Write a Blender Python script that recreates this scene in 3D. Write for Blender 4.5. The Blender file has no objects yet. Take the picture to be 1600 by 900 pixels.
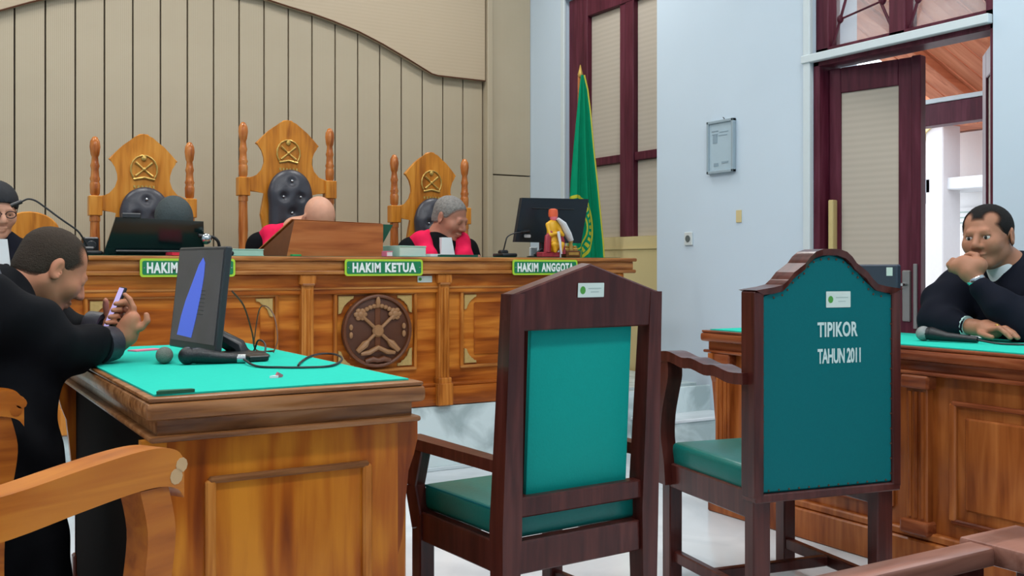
import bpy, bmesh, math, random
import numpy as np
from mathutils import Vector, Matrix, Euler

# ------------------------------------------------------------------ camera, world, lights
scene = bpy.context.scene
COL = scene.collection
YAW = math.radians(30.91)
CAM_H, HOR, FPX = 1.10, 415.0, 1600.0
cam_d = bpy.data.cameras.new('camera'); cam_d.lens = 36.0; cam_d.sensor_width = 36.0
cam_d.shift_y = -(450.0 - HOR) / 1600.0
cam_d.clip_start = 0.05; cam_d.clip_end = 200
cam = bpy.data.objects.new('camera', cam_d); COL.objects.link(cam)
cam.location = (0, 0, CAM_H); cam.rotation_euler = (math.pi / 2, 0, -YAW)
scene.camera = cam

world = bpy.data.worlds.new('overcast_sky'); scene.world = world; world.use_nodes = True
bg = world.node_tree.nodes['Background']
bg.inputs[0].default_value = (0.86, 0.93, 1.0, 1); bg.inputs[1].default_value = 3.4
scene.view_settings.view_transform = 'Standard'; scene.view_settings.look = 'None'
scene.view_settings.exposure = 0.0; scene.view_settings.gamma = 1.0
scene.view_settings.use_curve_mapping = False
LAMP_W = 29.0

# ------------------------------------------------------------------ pixel to place (photo frame 1600 x 900)
FW = Vector((math.sin(YAW), math.cos(YAW))); RT = Vector((math.cos(YAW), -math.sin(YAW)))
def _ray(px): return FW + RT * ((px - 800.0) / FPX)
def pY(px, py, Y):
    d = _ray(px); a = Y / d.y
    return Vector((d.x * a, Y, CAM_H + (HOR - py) / FPX * a))
def pX(px, py, X):
    d = _ray(px); a = X / d.x
    return Vector((X, d.y * a, CAM_H + (HOR - py) / FPX * a))
def pA(px, py, a):
    d = _ray(px)
    return Vector((d.x * a, d.y * a, CAM_H + (HOR - py) / FPX * a))

# ------------------------------------------------------------------ materials
def lin(c):
    return tuple((x / 255.0 / 12.92) if x / 255.0 <= 0.04045 else ((x / 255.0 + 0.055) / 1.055) ** 2.4 for x in c) + (1.0,)
MATS = {}
def _new(name):
    m = bpy.data.materials.new(name); m.use_nodes = True
    nt = m.node_tree; b = nt.nodes['Principled BSDF']
    MATS[name] = m
    return m, nt, b
def plain(name, c, rough=0.5, metal=0.0, noise=0.06, nscale=30, bump=0.0, coat=0.0, spec=0.5, sheen=0.0, stretch=(1, 1, 1)):
    m, nt, b = _new(name)
    b.inputs['Roughness'].default_value = rough; b.inputs['Metallic'].default_value = metal
    b.inputs['Coat Weight'].default_value = coat; b.inputs['Specular IOR Level'].default_value = spec
    b.inputs['Sheen Weight'].default_value = sheen
    tc = nt.nodes.new('ShaderNodeTexCoord'); mp = nt.nodes.new('ShaderNodeMapping')
    mp.inputs['Scale'].default_value = stretch
    nz = nt.nodes.new('ShaderNodeTexNoise'); nz.inputs['Scale'].default_value = nscale; nz.inputs['Detail'].default_value = 3
    nt.links.new(tc.outputs['Object'], mp.inputs[0]); nt.links.new(mp.outputs[0], nz.inputs['Vector'])
    mx = nt.nodes.new('ShaderNodeMix'); mx.data_type = 'RGBA'
    l = lin(c)
    mx.inputs['A'].default_value = tuple(x * (1 - noise) for x in l[:3]) + (1,)
    mx.inputs['B'].default_value = tuple(min(1, x * (1 + noise)) for x in l[:3]) + (1,)
    nt.links.new(nz.outputs['Fac'], mx.inputs['Factor']); nt.links.new(mx.outputs['Result'], b.inputs['Base Color'])
    if bump:
        bp = nt.nodes.new('ShaderNodeBump'); bp.inputs['Strength'].default_value = bump; bp.inputs['Distance'].default_value = 0.01
        nt.links.new(nz.outputs['Fac'], bp.inputs['Height']); nt.links.new(bp.outputs[0], b.inputs['Normal'])
    return m
def wood(name, dark, mid, light, axis='z', scale=1.0, rough=0.35, coat=0.3, patch=0.5):
    """varnished wood: grain stretched along an axis plus broad heartwood patches"""
    m, nt, b = _new(name)
    b.inputs['Roughness'].default_value = rough; b.inputs['Coat Weight'].default_value = coat
    b.inputs['Coat Roughness'].default_value = 0.15; b.inputs['Specular IOR Level'].default_value = 0.25
    tc = nt.nodes.new('ShaderNodeTexCoord'); oi = nt.nodes.new('ShaderNodeObjectInfo')
    ad = nt.nodes.new('ShaderNodeVectorMath'); ad.operation = 'ADD'
    sc = nt.nodes.new('ShaderNodeMath'); sc.operation = 'MULTIPLY'; sc.inputs[1].default_value = 13.0
    nt.links.new(oi.outputs['Random'], sc.inputs[0]); nt.links.new(tc.outputs['Object'], ad.inputs[0]); nt.links.new(sc.outputs[0], ad.inputs[1])
    mp = nt.nodes.new('ShaderNodeMapping')
    mp.inputs['Scale'].default_value = {'x': (1.2, 14, 14), 'y': (14, 1.2, 14), 'z': (14, 14, 1.2)}[axis]
    nt.links.new(ad.outputs[0], mp.inputs[0])
    n1 = nt.nodes.new('ShaderNodeTexNoise'); n1.inputs['Scale'].default_value = 2.2 * scale; n1.inputs['Detail'].default_value = 5
    n1.inputs['Distortion'].default_value = 0.6
    nt.links.new(mp.outputs[0], n1.inputs['Vector'])
    mp2 = nt.nodes.new('ShaderNodeMapping')
    mp2.inputs['Scale'].default_value = {'x': (.5, 2.2, 2.2), 'y': (2.2, .5, 2.2), 'z': (2.2, 2.2, .5)}[axis]
    nt.links.new(ad.outputs[0], mp2.inputs[0])
    n2 = nt.nodes.new('ShaderNodeTexNoise'); n2.inputs['Scale'].default_value = 2.6 * scale; n2.inputs['Detail'].default_value = 2
    n2.inputs['Distortion'].default_value = 1.2
    nt.links.new(mp2.outputs[0], n2.inputs['Vector'])
    mx = nt.nodes.new('ShaderNodeMath'); mx.operation = 'MULTIPLY_ADD'; mx.inputs[1].default_value = patch
    m1 = nt.nodes.new('ShaderNodeMath'); m1.operation = 'MULTIPLY'; m1.inputs[1].default_value = 1 - patch
    nt.links.new(n1.outputs['Fac'], m1.inputs[0]); nt.links.new(n2.outputs['Fac'], mx.inputs[0]); nt.links.new(m1.outputs[0], mx.inputs[2])
    r = nt.nodes.new('ShaderNodeValToRGB'); e = r.color_ramp.elements
    e[0].position = 0.36; e[0].color = lin(dark); e[1].position = 0.64; e[1].color = lin(light)
    k = e.new(0.5); k.color = lin(mid)
    nt.links.new(mx.outputs[0], r.inputs[0]); nt.links.new(r.outputs[0], b.inputs['Base Color'])
    bp = nt.nodes.new('ShaderNodeBump'); bp.inputs['Strength'].default_value = 0.06; bp.inputs['Distance'].default_value = 0.004
    nt.links.new(n1.outputs['Fac'], bp.inputs['Height']); nt.links.new(bp.outputs[0], b.inputs['Normal'])
    return m
def striped(name, c1, c2, axis, freq, rough=0.5, amount=1.0, sharp=0.5):
    """fine lines across an axis (wood laminate combing, blind fabric)"""
    m, nt, b = _new(name); b.inputs['Roughness'].default_value = rough
    tc = nt.nodes.new('ShaderNodeTexCoord'); w = nt.nodes.new('ShaderNodeTexWave')
    w.bands_direction = axis.upper(); w.inputs['Scale'].default_value = freq; w.inputs['Distortion'].default_value = 0.4
    w.inputs['Detail'].default_value = 2
    n = nt.nodes.new('ShaderNodeTexNoise'); n.inputs['Scale'].default_value = 1.3; n.inputs['Detail'].default_value = 4
    nt.links.new(tc.outputs['Object'], w.inputs['Vector']); nt.links.new(tc.outputs['Object'], n.inputs['Vector'])
    a = nt.nodes.new('ShaderNodeMath'); a.operation = 'MULTIPLY_ADD'; a.inputs[1].default_value = sharp
    s = nt.nodes.new('ShaderNodeMath'); s.operation = 'MULTIPLY'; s.inputs[1].default_value = 1 - sharp
    nt.links.new(n.outputs['Fac'], s.inputs[0]); nt.links.new(w.outputs['Fac'], a.inputs[0]); nt.links.new(s.outputs[0], a.inputs[2])
    mx = nt.nodes.new('ShaderNodeMix'); mx.data_type = 'RGBA'; mx.inputs['A'].default_value = lin(c1); mx.inputs['B'].default_value = lin(c2)
    nt.links.new(a.outputs[0], mx.inputs['Factor']); nt.links.new(mx.outputs['Result'], b.inputs['Base Color'])
    return m
def marble(name, c1, c2, rough=0.15, scale=2.0):
    m, nt, b = _new(name); b.inputs['Roughness'].default_value = rough
    tc = nt.nodes.new('ShaderNodeTexCoord')
    n = nt.nodes.new('ShaderNodeTexNoise'); n.inputs['Scale'].default_value = scale; n.inputs['Detail'].default_value = 8
    n.inputs['Distortion'].default_value = 1.6
    nt.links.new(tc.outputs['Object'], n.inputs['Vector'])
    r = nt.nodes.new('ShaderNodeValToRGB'); e = r.color_ramp.elements
    e[0].position = 0.38; e[0].color = lin(c2); e[1].position = 0.56; e[1].color = lin(c1)
    nt.links.new(n.outputs['Fac'], r.inputs[0]); nt.links.new(r.outputs[0], b.inputs['Base Color'])
    return m
def glow(name, c, strength):
    m, nt, b = _new(name); b.inputs['Base Color'].default_value = lin(c)
    b.inputs['Emission Color'].default_value = lin(c); b.inputs['Emission Strength'].default_value = strength
    return m

M = MATS
wood('bench_wood', (118, 52, 8), (172, 92, 26), (208, 130, 48), 'x', 1.0, 0.35, 0.12, 0.6)
wood('bench_trim', (132, 74, 28), (176, 112, 54), (202, 142, 80), 'x', 1.3, 0.32, 0.15, 0.4)
wood('bench_post', (140, 74, 20), (186, 112, 42), (210, 140, 66), 'z', 1.2, 0.35, 0.12, 0.4)
wood('desk_trim', (104, 60, 30), (146, 92, 54), (172, 120, 80), 'y', 1.4, 0.28, 0.2, 0.3)
wood('desk_trim_cross', (104, 62, 32), (144, 94, 54), (170, 120, 78), 'x', 1.4, 0.28, 0.18, 0.3)
wood('desk_panel', (96, 30, 8), (170, 88, 20), (212, 134, 40), 'z', 1.15, 0.3, 0.12, 0.8)
wood('red_desk_panel', (112, 50, 16), (156, 84, 36), (182, 108, 54), 'z', 1.1, 0.32, 0.12, 0.6)
wood('red_desk_trim', (96, 42, 22), (132, 66, 36), (154, 88, 54), 'y', 1.3, 0.28, 0.2, 0.4)
wood('throne_wood', (160, 90, 18), (204, 128, 36), (222, 152, 60), 'z', 1.0, 0.4, 0.1, 0.5)
wood('throne_post', (138, 68, 22), (182, 104, 44), (206, 136, 72), 'z', 1.4, 0.22, 0.3, 0.5)
wood('arm_wood', (142, 70, 12), (178, 98, 24), (200, 122, 40), 'x', 1.0, 0.32, 0.15, 0.5)
wood('dark_wood', (56, 20, 17), (74, 31, 26), (90, 44, 38), 'z', 1.2, 0.28, 0.18, 0.4)
wood('stand_wood', (142, 76, 34), (176, 104, 54), (192, 124, 72), 'x', 0.9, 0.35, 0.1, 0.5)
wood('pew_wood', (118, 76, 62), (152, 104, 88), (176, 130, 114), 'x', 1.2, 0.3, 0.2, 0.4)
wood('door_wood', (66, 18, 34), (82, 28, 44), (96, 42, 58), 'z', 1.0, 0.45, 0.03, 0.4)
wood('veranda_wood', (176, 98, 66), (200, 120, 84), (216, 140, 104), 'x', 0.6, 0.5, 0.0, 0.4)
striped('panel_laminate', (160, 146, 122), (194, 179, 153), 'x', 26, 0.45, sharp=0.3)
striped('header_laminate', (178, 160, 134), (190, 171, 144), 'z', 12, 0.45, sharp=0.3)
striped('blind_fabric', (174, 164, 150), (192, 182, 168), 'z', 9, 0.7, sharp=0.35)
plain('groove_dark', (60, 44, 34), 0.6)
plain('wall_paint', (200, 216, 229), 0.7, noise=0.03, nscale=2.5, spec=0.2)
plain('white_trim', (206, 218, 222), 0.45, noise=0.03)
plain('cream_paint', (208, 190, 140), 0.6, noise=0.05, nscale=3)
plain('ceiling_paint', (236, 238, 238), 0.8, noise=0.02)
marble('floor_marble', (226, 232, 236), (204, 212, 218), 0.12, 1.4)
marble('riser_marble', (216, 232, 234), (168, 186, 188), 0.3, 2.6)
plain('cloth_green', (44, 194, 172), 0.9, noise=0.06, nscale=60, bump=0.04, spec=0.08)
plain('cloth_fold', (24, 92, 66), 0.8, noise=0.1)
plain('leather_teal', (2, 102, 106), 0.5, noise=0.06, nscale=160, bump=0.08, spec=0.15)
plain('leather_seat', (6, 112, 104), 0.3, noise=0.06, nscale=120, bump=0.06, spec=0.35)
plain('leather_panel', (8, 150, 140), 0.55, noise=0.05, nscale=160, bump=0.08, spec=0.15)
plain('leather_black', (56, 56, 64), 0.36, noise=0.08, nscale=90, bump=0.08)
plain('leather_grey', (86, 84, 92), 0.45, noise=0.08, nscale=90)
plain('robe_black', (9, 10, 15), 0.85, noise=0.25, nscale=12, bump=0.1, spec=0.15)
plain('robe_satin', (74, 78, 88), 0.4, noise=0.1)
plain('suit_navy', (17, 20, 32), 0.85, noise=0.15, nscale=25, spec=0.15)
plain('collar_red', (232, 34, 82), 0.8, noise=0.08, nscale=40, bump=0.05, spec=0.1)
plain('shirt_white', (222, 230, 234), 0.7, noise=0.03)
plain('cuff_mint', (196, 226, 224), 0.7, noise=0.03)
plain('hair_black', (26, 23, 22), 0.8, noise=0.5, nscale=220, bump=0.5, spec=0.2)
plain('hair_brown', (60, 50, 42), 0.85, noise=0.35, nscale=240, bump=0.5, spec=0.2)
plain('hair_grey', (132, 128, 124), 0.85, noise=0.5, nscale=70, bump=0.6, spec=0.2)
plain('kneehole_shade', (22, 15, 12), 0.9, spec=0.05)  # near-black standing in for the shade inside the kneehole
for _n in ('hair_black', 'hair_brown', 'hair_grey'):
    _t = M[_n].node_tree; _b = _t.nodes['Principled BSDF']
    _a = _t.nodes.new('ShaderNodeAttribute'); _a.attribute_name = 'hair_cover'
    _tc = _t.nodes.new('ShaderNodeTexCoord'); _z = _t.nodes.new('ShaderNodeTexNoise'); _z.inputs['Scale'].default_value = 420
    _t.links.new(_tc.outputs['Object'], _z.inputs['Vector'])
    _m = _t.nodes.new('ShaderNodeMath'); _m.operation = 'MULTIPLY_ADD'; _m.inputs[1].default_value = 1.5; _m.use_clamp = True
    _s = _t.nodes.new('ShaderNodeMath'); _s.operation = 'MULTIPLY_ADD'; _s.inputs[1].default_value = 1.0; _s.inputs[2].default_value = -.55
    _t.links.new(_z.outputs['Fac'], _s.inputs[0]); _t.links.new(_a.outputs['Fac'], _m.inputs[0]); _t.links.new(_s.outputs[0], _m.inputs[2])
    _t.links.new(_m.outputs[0], _b.inputs['Alpha'])
plain('cap_black', (26, 28, 34), 0.8, noise=0.15)
plain('cap_slate', (58, 68, 70), 0.8, noise=0.2, nscale=120, bump=0.3)
plain('lip', (128, 74, 66), 0.5)
plain('eye_white', (214, 206, 198), 0.3)
plain('eye_dark', (26, 18, 14), 0.2)
def skin(name, c):
    m = plain(name, c, 0.5, noise=0.14, nscale=26, bump=0.03, spec=0.3)
    b = m.node_tree.nodes['Principled BSDF']
    b.inputs['Subsurface Weight'].default_value = 0.08; b.inputs['Subsurface Radius'].default_value = (0.02, 0.008, 0.004)
    return m
skin('skin_left', (188, 126, 96)); skin('skin_right', (168, 116, 90)); skin('skin_judge', (182, 124, 102)); skin('skin_pale', (210, 156, 130)); skin('skin_hand', (204, 160, 132))
plain('black_plastic', (20, 22, 26), 0.35, noise=0.1)
plain('dark_bezel', (44, 46, 50), 0.4, noise=0.08)
plain('laptop_lid', (10, 34, 34), 0.18, noise=0.1)
plain('monitor_back', (18, 32, 42), 0.35, noise=0.1)
plain('navy_panel', (48, 58, 74), 0.5, noise=0.06)
plain('mic_grey', (112, 116, 108), 0.7, noise=0.3, nscale=400, bump=0.5)
plain('mic_silver', (150, 152, 152), 0.4, metal=0.5, noise=0.2, nscale=400, bump=0.5)
plain('mic_black', (22, 24, 28), 0.35, noise=0.2, nscale=300, bump=0.2)
plain('cable_black', (24, 26, 30), 0.5)
plain('wire_brown', (92, 52, 28), 0.5)
plain('chrome', (190, 194, 196), 0.2, metal=1.0)
plain('steel', (150, 148, 146), 0.35, metal=0.8)
plain('gold', (196, 160, 84), 0.35, metal=0.55, noise=0.2, nscale=40, bump=0.2)
plain('ornament_gold', (190, 160, 98), 0.5, metal=0.15, noise=0.15, nscale=60, bump=0.3)
plain('carve_dark', (104, 58, 30), 0.4, noise=0.2, nscale=20)
plain('carve_deep', (84, 46, 24), 0.5, noise=0.2, nscale=20)
plain('carve_light', (156, 112, 72), 0.45, noise=0.15, nscale=50, bump=0.2)
plain('sign_green', (22, 124, 78), 0.4, noise=0.03)
plain('sign_lime', (172, 214, 56), 0.4, noise=0.03)
plain('letter_white', (236, 242, 240), 0.5, noise=0.02)
plain('stencil_white', (198, 220, 216), 0.7, noise=0.12, nscale=50)
plain('sticker', (206, 220, 212), 0.5, noise=0.03)
plain('sticker_green', (72, 150, 56), 0.5, noise=0.1)
plain('sticker_print', (168, 186, 180), 0.5)
plain('flag_green', (4, 138, 98), 0.8, noise=0.08, nscale=20, spec=0.1)
def flag_mat():
    """green cloth with a printed round emblem: two yellow rings and a band of marks between them"""
    m = M['flag_green']; nt = m.node_tree; b = nt.nodes['Principled BSDF']; N = nt.nodes; K = nt.links
    tc = N.new('ShaderNodeTexCoord'); mp = N.new('ShaderNodeMapping'); mp.vector_type = 'POINT'
    c = pY(902, 357, 6.0)
    mp.inputs['Location'].default_value = (-c.x / .135, 0, -c.z / .235); mp.inputs['Scale'].default_value = (1 / .135, 0, 1 / .235)
    K.new(tc.outputs['Object'], mp.inputs[0])
    ln = N.new('ShaderNodeVectorMath'); ln.operation = 'LENGTH'; K.new(mp.outputs[0], ln.inputs[0])
    sx = N.new('ShaderNodeSeparateXYZ'); K.new(mp.outputs[0], sx.inputs[0])
    def math_(op, a_, b_=None, c_=None):
        n = N.new('ShaderNodeMath'); n.operation = op
        for i, v in enumerate((a_, b_, c_)):
            if v is None: continue
            if hasattr(v, 'is_output'): K.new(v, n.inputs[i])
            else: n.inputs[i].default_value = v
        return n.outputs[0]
    r = ln.outputs['Value']
    ring = math_('MAXIMUM', math_('COMPARE', r, .97, .05), math_('COMPARE', r, .62, .025))
    an = math_('ARCTAN2', sx.outputs['Z'], sx.outputs['X'])
    tick = math_('MULTIPLY', math_('COMPARE', r, .80, .085), math_('GREATER_THAN', math_('SINE', math_('MULTIPLY', an, 26.0)), -.1))
    star = math_('MULTIPLY', math_('COMPARE', r, .30, .16), math_('GREATER_THAN', math_('SINE', math_('MULTIPLY', an, 5.0)), .35))
    f = math_('MAXIMUM', math_('MAXIMUM', ring, tick), star)
    old = b.inputs['Base Color'].links[0].from_socket
    mx = N.new('ShaderNodeMix'); mx.data_type = 'RGBA'; K.new(f, mx.inputs['Factor']); K.new(old, mx.inputs['A']); mx.inputs['B'].default_value = lin((190, 190, 58))
    K.new(mx.outputs['Result'], b.inputs['Base Color'])
flag_mat()
plain('flag_yellow', (204, 196, 64), 0.7, noise=0.1, nscale=60)
plain('paper_white', (226, 230, 232), 0.7, noise=0.03)
plain('paper_mint', (170, 208, 190), 0.6, noise=0.04)
plain('paper_edge', (206, 226, 214), 0.7, noise=0.06, stretch=(1, 1, 20))
plain('paper_pink', (222, 120, 150), 0.6)
plain('folder_green', (20, 92, 72), 0.5)
plain('folder_red', (212, 36, 70), 0.5)
plain('tag_green', (40, 170, 90), 0.5)
plain('frame_grey', (150, 168, 178), 0.4, noise=0.04)
plain('frame_paper', (170, 192, 204), 0.35, noise=0.03)
plain('frame_print', (136, 158, 172), 0.5)
plain('outlet_white', (208, 216, 216), 0.4)
plain('outlet_dark', (90, 100, 100), 0.5)
plain('brass_pale', (206, 186, 128), 0.4, metal=0.2)
plain('exterior_white', (232, 230, 230), 0.8, noise=0.02)
plain('exterior_grey', (196, 192, 194), 0.8, noise=0.03)
plain('exterior_yellow', (226, 204, 148), 0.7, noise=0.04)
plain('gutter_grey', (150, 158, 168), 0.6, noise=0.05)
plain('gutter_white', (214, 216, 220), 0.6, noise=0.03)
plain('paving', (170, 166, 160), 0.8, noise=0.1, nscale=5)
plain('figurine_red', (156, 44, 58), 0.5, noise=0.15)
plain('figurine_orange', (226, 96, 56), 0.5, noise=0.1)
plain('figurine_pink', (226, 112, 128), 0.5)
plain('figurine_yellow', (226, 170, 30), 0.45, noise=0.15)
plain('feather_white', (216, 220, 224), 0.8, noise=0.06, nscale=60)
plain('base_bronze', (110, 70, 36), 0.45, metal=0.3, noise=0.2)
plain('nail_brown', (92, 62, 44), 0.4, metal=0.4)
plain('wood_worn', (196, 160, 116), 0.6, noise=0.1)
plain('lamp_body', (230, 230, 230), 0.5)
def screen_mat():
    m, nt, b = _new('monitor_screen')
    b.inputs['Roughness'].default_value = 0.25; b.inputs['Base Color'].default_value = lin((30, 30, 34))
    tc = nt.nodes.new('ShaderNodeTexCoord'); n = nt.nodes.new('ShaderNodeTexNoise')
    n.inputs['Scale'].default_value = 9; nt.links.new(tc.outputs['Object'], n.inputs['Vector'])
    r = nt.nodes.new('ShaderNodeValToRGB'); e = r.color_ramp.elements
    e[0].position = .3; e[0].color = lin((56, 58, 62)); e[1].position = .8; e[1].color = lin((70, 72, 78))
    nt.links.new(n.outputs['Fac'], r.inputs[0]); nt.links.new(r.outputs[0], b.inputs['Emission Color'])
    b.inputs['Emission Strength'].default_value = 0.7
screen_mat()
glow('screen_blue', (70, 92, 190), 0.75)
glow('phone_screen', (176, 164, 216), 0.75)
glow('lamp_diffuser', (255, 255, 255), 3.0)
def glass_mat():
    m, nt, b = _new('pane_glass')
    b.inputs['Base Color'].default_value = (0.9, .93, .95, 1); b.inputs['Roughness'].default_value = 0.05
    b.inputs['Alpha'].default_value = 0.22; b.inputs['IOR'].default_value = 1.45
glass_mat()

# ------------------------------------------------------------------ mesh builder
class MB:
    def __init__(s): s.bm = bmesh.new()
    def _xf(s, vs, T):
        if T is not None: bmesh.ops.transform(s.bm, matrix=T, verts=vs)
    def box(s, c, d, T=None, bev=0.0, seg=1, taper=None):
        r = bmesh.ops.create_cube(s.bm, size=1.0); vs = r['verts']
        for v in vs:
            if taper and v.co.z > 0: v.co.x *= taper[0]; v.co.y *= taper[1]
            v.co = Vector((v.co.x * d[0] + c[0], v.co.y * d[1] + c[1], v.co.z * d[2] + c[2]))
        if bev:
            es = list({e for v in vs for e in v.link_edges})
            o = bmesh.ops.bevel(s.bm, geom=es, offset=bev, segments=seg, affect='EDGES', profile=0.5)
            vs = list({v for f in o['faces'] for v in f.verts} | {v for v in vs if v.is_valid})
        s._xf(vs, T); return s
    def hexa(s, p8):
        """eight corners: bottom ring of four, then top ring of four"""
        v = [s.bm.verts.new(p) for p in p8]
        for f in ((3, 2, 1, 0), (4, 5, 6, 7), (0, 1, 5, 4), (1, 2, 6, 5), (2, 3, 7, 6), (3, 0, 4, 7)):
            s.bm.faces.new([v[i] for i in f])
        return s
    def bar(s, secs):
        """four-cornered bar through a list of cross-sections"""
        R = [[s.bm.verts.new(p) for p in q] for q in secs]
        for a, b in zip(R, R[1:]):
            for i in range(4): s.bm.faces.new((a[i], a[(i + 1) % 4], b[(i + 1) % 4], b[i]))
        s.bm.faces.new(R[0][::-1]); s.bm.faces.new(R[-1]); return s
    def lathe(s, prof, seg=14, c=(0, 0, 0), T=None):
        rings = []; vs = []
        for r, z in prof:
            ring = [s.bm.verts.new((c[0] + r * math.cos(2 * math.pi * i / seg), c[1] + r * math.sin(2 * math.pi * i / seg), c[2] + z)) for i in range(seg)]
            rings.append(ring); vs += ring
        for a, b in zip(rings, rings[1:]):
            for i in range(seg):
                s.bm.faces.new((a[i], a[(i + 1) % seg], b[(i + 1) % seg], b[i]))
        s.bm.faces.new(rings[0][::-1]); s.bm.faces.new(rings[-1])
        s._xf(vs, T); return s
    def tube(s, pts, r, seg=8, flat=None):
        pts = [Vector(p) for p in pts]; n = len(pts)
        rs = r if isinstance(r, (list, tuple)) else [r] * n
        rings = []; up = Vector((0, 0, 1))
        t0 = (pts[1] - pts[0]).normalized()
        x = t0.cross(up)
        if x.length < 1e-3: x = Vector((1, 0, 0))
        x.normalize()
        for i, p in enumerate(pts):
            t = (pts[min(i + 1, n - 1)] - pts[max(i - 1, 0)]).normalized()
            x = (x - t * x.dot(t)).normalized(); y = t.cross(x)
            fl = flat or 1.0
            rings.append([s.bm.verts.new(p + x * rs[i] * math.cos(2 * math.pi * k / seg) + y * rs[i] * fl * math.sin(2 * math.pi * k / seg)) for k in range(seg)])
        for a, b in zip(rings, rings[1:]):
            for i in range(seg): s.bm.faces.new((a[i], a[(i + 1) % seg], b[(i + 1) % seg], b[i]))
        s.bm.faces.new(rings[0][::-1]); s.bm.faces.new(rings[-1]); return s
    def prism(s, poly, d, T=None, bev=0.0):
        """polygon in local XY, extruded 0..d along local Z"""
        a = [s.bm.verts.new((p[0], p[1], 0)) for p in poly]; b = [s.bm.verts.new((p[0], p[1], d)) for p in poly]
        n = len(poly)
        s.bm.faces.new(a[::-1]); top = s.bm.faces.new(b)
        for i in range(n): s.bm.faces.new((a[i], a[(i + 1) % n], b[(i + 1) % n], b[i]))
        vs = a + b
        if bev:
            o = bmesh.ops.bevel(s.bm, geom=list(top.edges), offset=bev, segments=1, affect='EDGES')
            vs = list({v for f in o['faces'] for v in f.verts} | {v for v in vs if v.is_valid})
        s._xf(vs, T); return s
    def ell(s, c, r, seg=14, rings=8, T=None):
        o = bmesh.ops.create_uvsphere(s.bm, u_segments=seg, v_segments=rings, radius=1.0); vs = o['verts']
        for v in vs: v.co = Vector((v.co.x * r[0] + c[0], v.co.y * r[1] + c[1], v.co.z * r[2] + c[2]))
        s._xf(vs, T); return s
    def out(s, name, mat, parent=None, smooth=False, loc=None, rz=None, angle=35):
        me = bpy.data.meshes.new(name)
        bmesh.ops.recalc_face_normals(s.bm, faces=s.bm.faces)
        s.bm.to_mesh(me); s.bm.free()
        if mat: me.materials.append(M[mat])
        if smooth:
            me.shade_smooth(); me.set_sharp_from_angle(angle=math.radians(angle))
        o = bpy.data.objects.new(name, me); COL.objects.link(o)
        if parent:
            o.parent = parent
            if parent.name in WORLD: o.matrix_parent_inverse = parent.matrix_basis.inverted()
        if loc is not None: o.location = loc
        if rz is not None: o.rotation_euler = (0, 0, rz)
        return o
WORLD = set()            # things whose parts are modelled in room coordinates
def tag(o, label=None, cat=None, group=None, kind=None):
    if label: o['label'] = label
    if cat: o['category'] = cat
    if group: o['group'] = group
    if kind: o['kind'] = kind
    return o
def thing(name, loc, rz, label, cat, group=None):
    o = bpy.data.objects.new(name, None); COL.objects.link(o); o.empty_display_size = 0.1
    o.location = loc; o.rotation_euler = (0, 0, rz)
    return tag(o, label, cat, group)
def wthing(name, loc, label, cat, group=None):
    o = thing(name, loc, 0, label, cat, group); WORLD.add(o.name); return o
def struct(o, label=None): return tag(o, label, kind='structure')
def box(name, c, d, mat, parent=None, bev=0.0, T=None, smooth=False):
    return MB().box(c, d, T, bev).out(name, mat, parent, smooth)
def frame(x_axis, y_axis, org):
    """matrix whose local X, Y map to the given axes; local Z is their cross product"""
    x = Vector(x_axis).normalized(); y = Vector(y_axis).normalized(); z = x.cross(y)
    m = Matrix((x, y, z)).transposed().to_4x4(); m.translation = Vector(org); return m
FRONT = lambda org: frame((1, 0, 0), (0, 0, 1), org)      # local XY upright, local Z towards -Y
def copy_child(o, parent, loc=None, rz=None):
    c = o.copy(); COL.objects.link(c); c.parent = parent
    if loc is not None: c.location = loc
    if rz is not None: c.rotation_euler = (0, 0, rz)
    return c
_text_n = 0
def text(name, s, w, h, T, mat, parent, depth=0.002, bold=0.02, gap=1.0):
    cu = bpy.data.curves.new('lettering', 'FONT'); cu.body = s; cu.extrude = 0.5; cu.offset = bold; cu.space_character = gap
    cu.resolution_u = 3
    t = bpy.data.objects.new('lettering', cu); COL.objects.link(t)
    bpy.context.view_layer.update()
    me = bpy.data.meshes.new_from_object(t.evaluated_get(bpy.context.evaluated_depsgraph_get()))
    bpy.data.objects.remove(t); bpy.data.curves.remove(cu)
    co = np.array([v.co[:] for v in me.vertices]); lo = co.min(0); hi = co.max(0)
    for v in me.vertices:
        x = (v.co.x - lo[0]) / (hi[0] - lo[0]) - .5; y = (v.co.y - lo[1]) / (hi[1] - lo[1]) - .5
        v.co = T @ Vector((x * w, y * h, depth if v.co.z > 0 else 0.0))
    me.materials.clear(); me.materials.append(M[mat])
    o = bpy.data.objects.new(name, me); COL.objects.link(o); o.parent = parent
    if parent.name in WORLD: o.matrix_parent_inverse = parent.matrix_basis.inverted()
    return o
def smooth2(p, n=4):
    q = [p[0]] + list(p) + [p[-1]]; o = []
    for i in range(1, len(q) - 2):
        for k in range(n):
            t = k / n; o.append(tuple(.5 * (2 * b + (c - a) * t + (2 * a - 5 * b + 4 * c - d) * t * t + (3 * b - a - 3 * c + d) * t ** 3) for a, b, c, d in zip(*q[i - 1:i + 3])))
    return o + [p[-1]]
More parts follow.
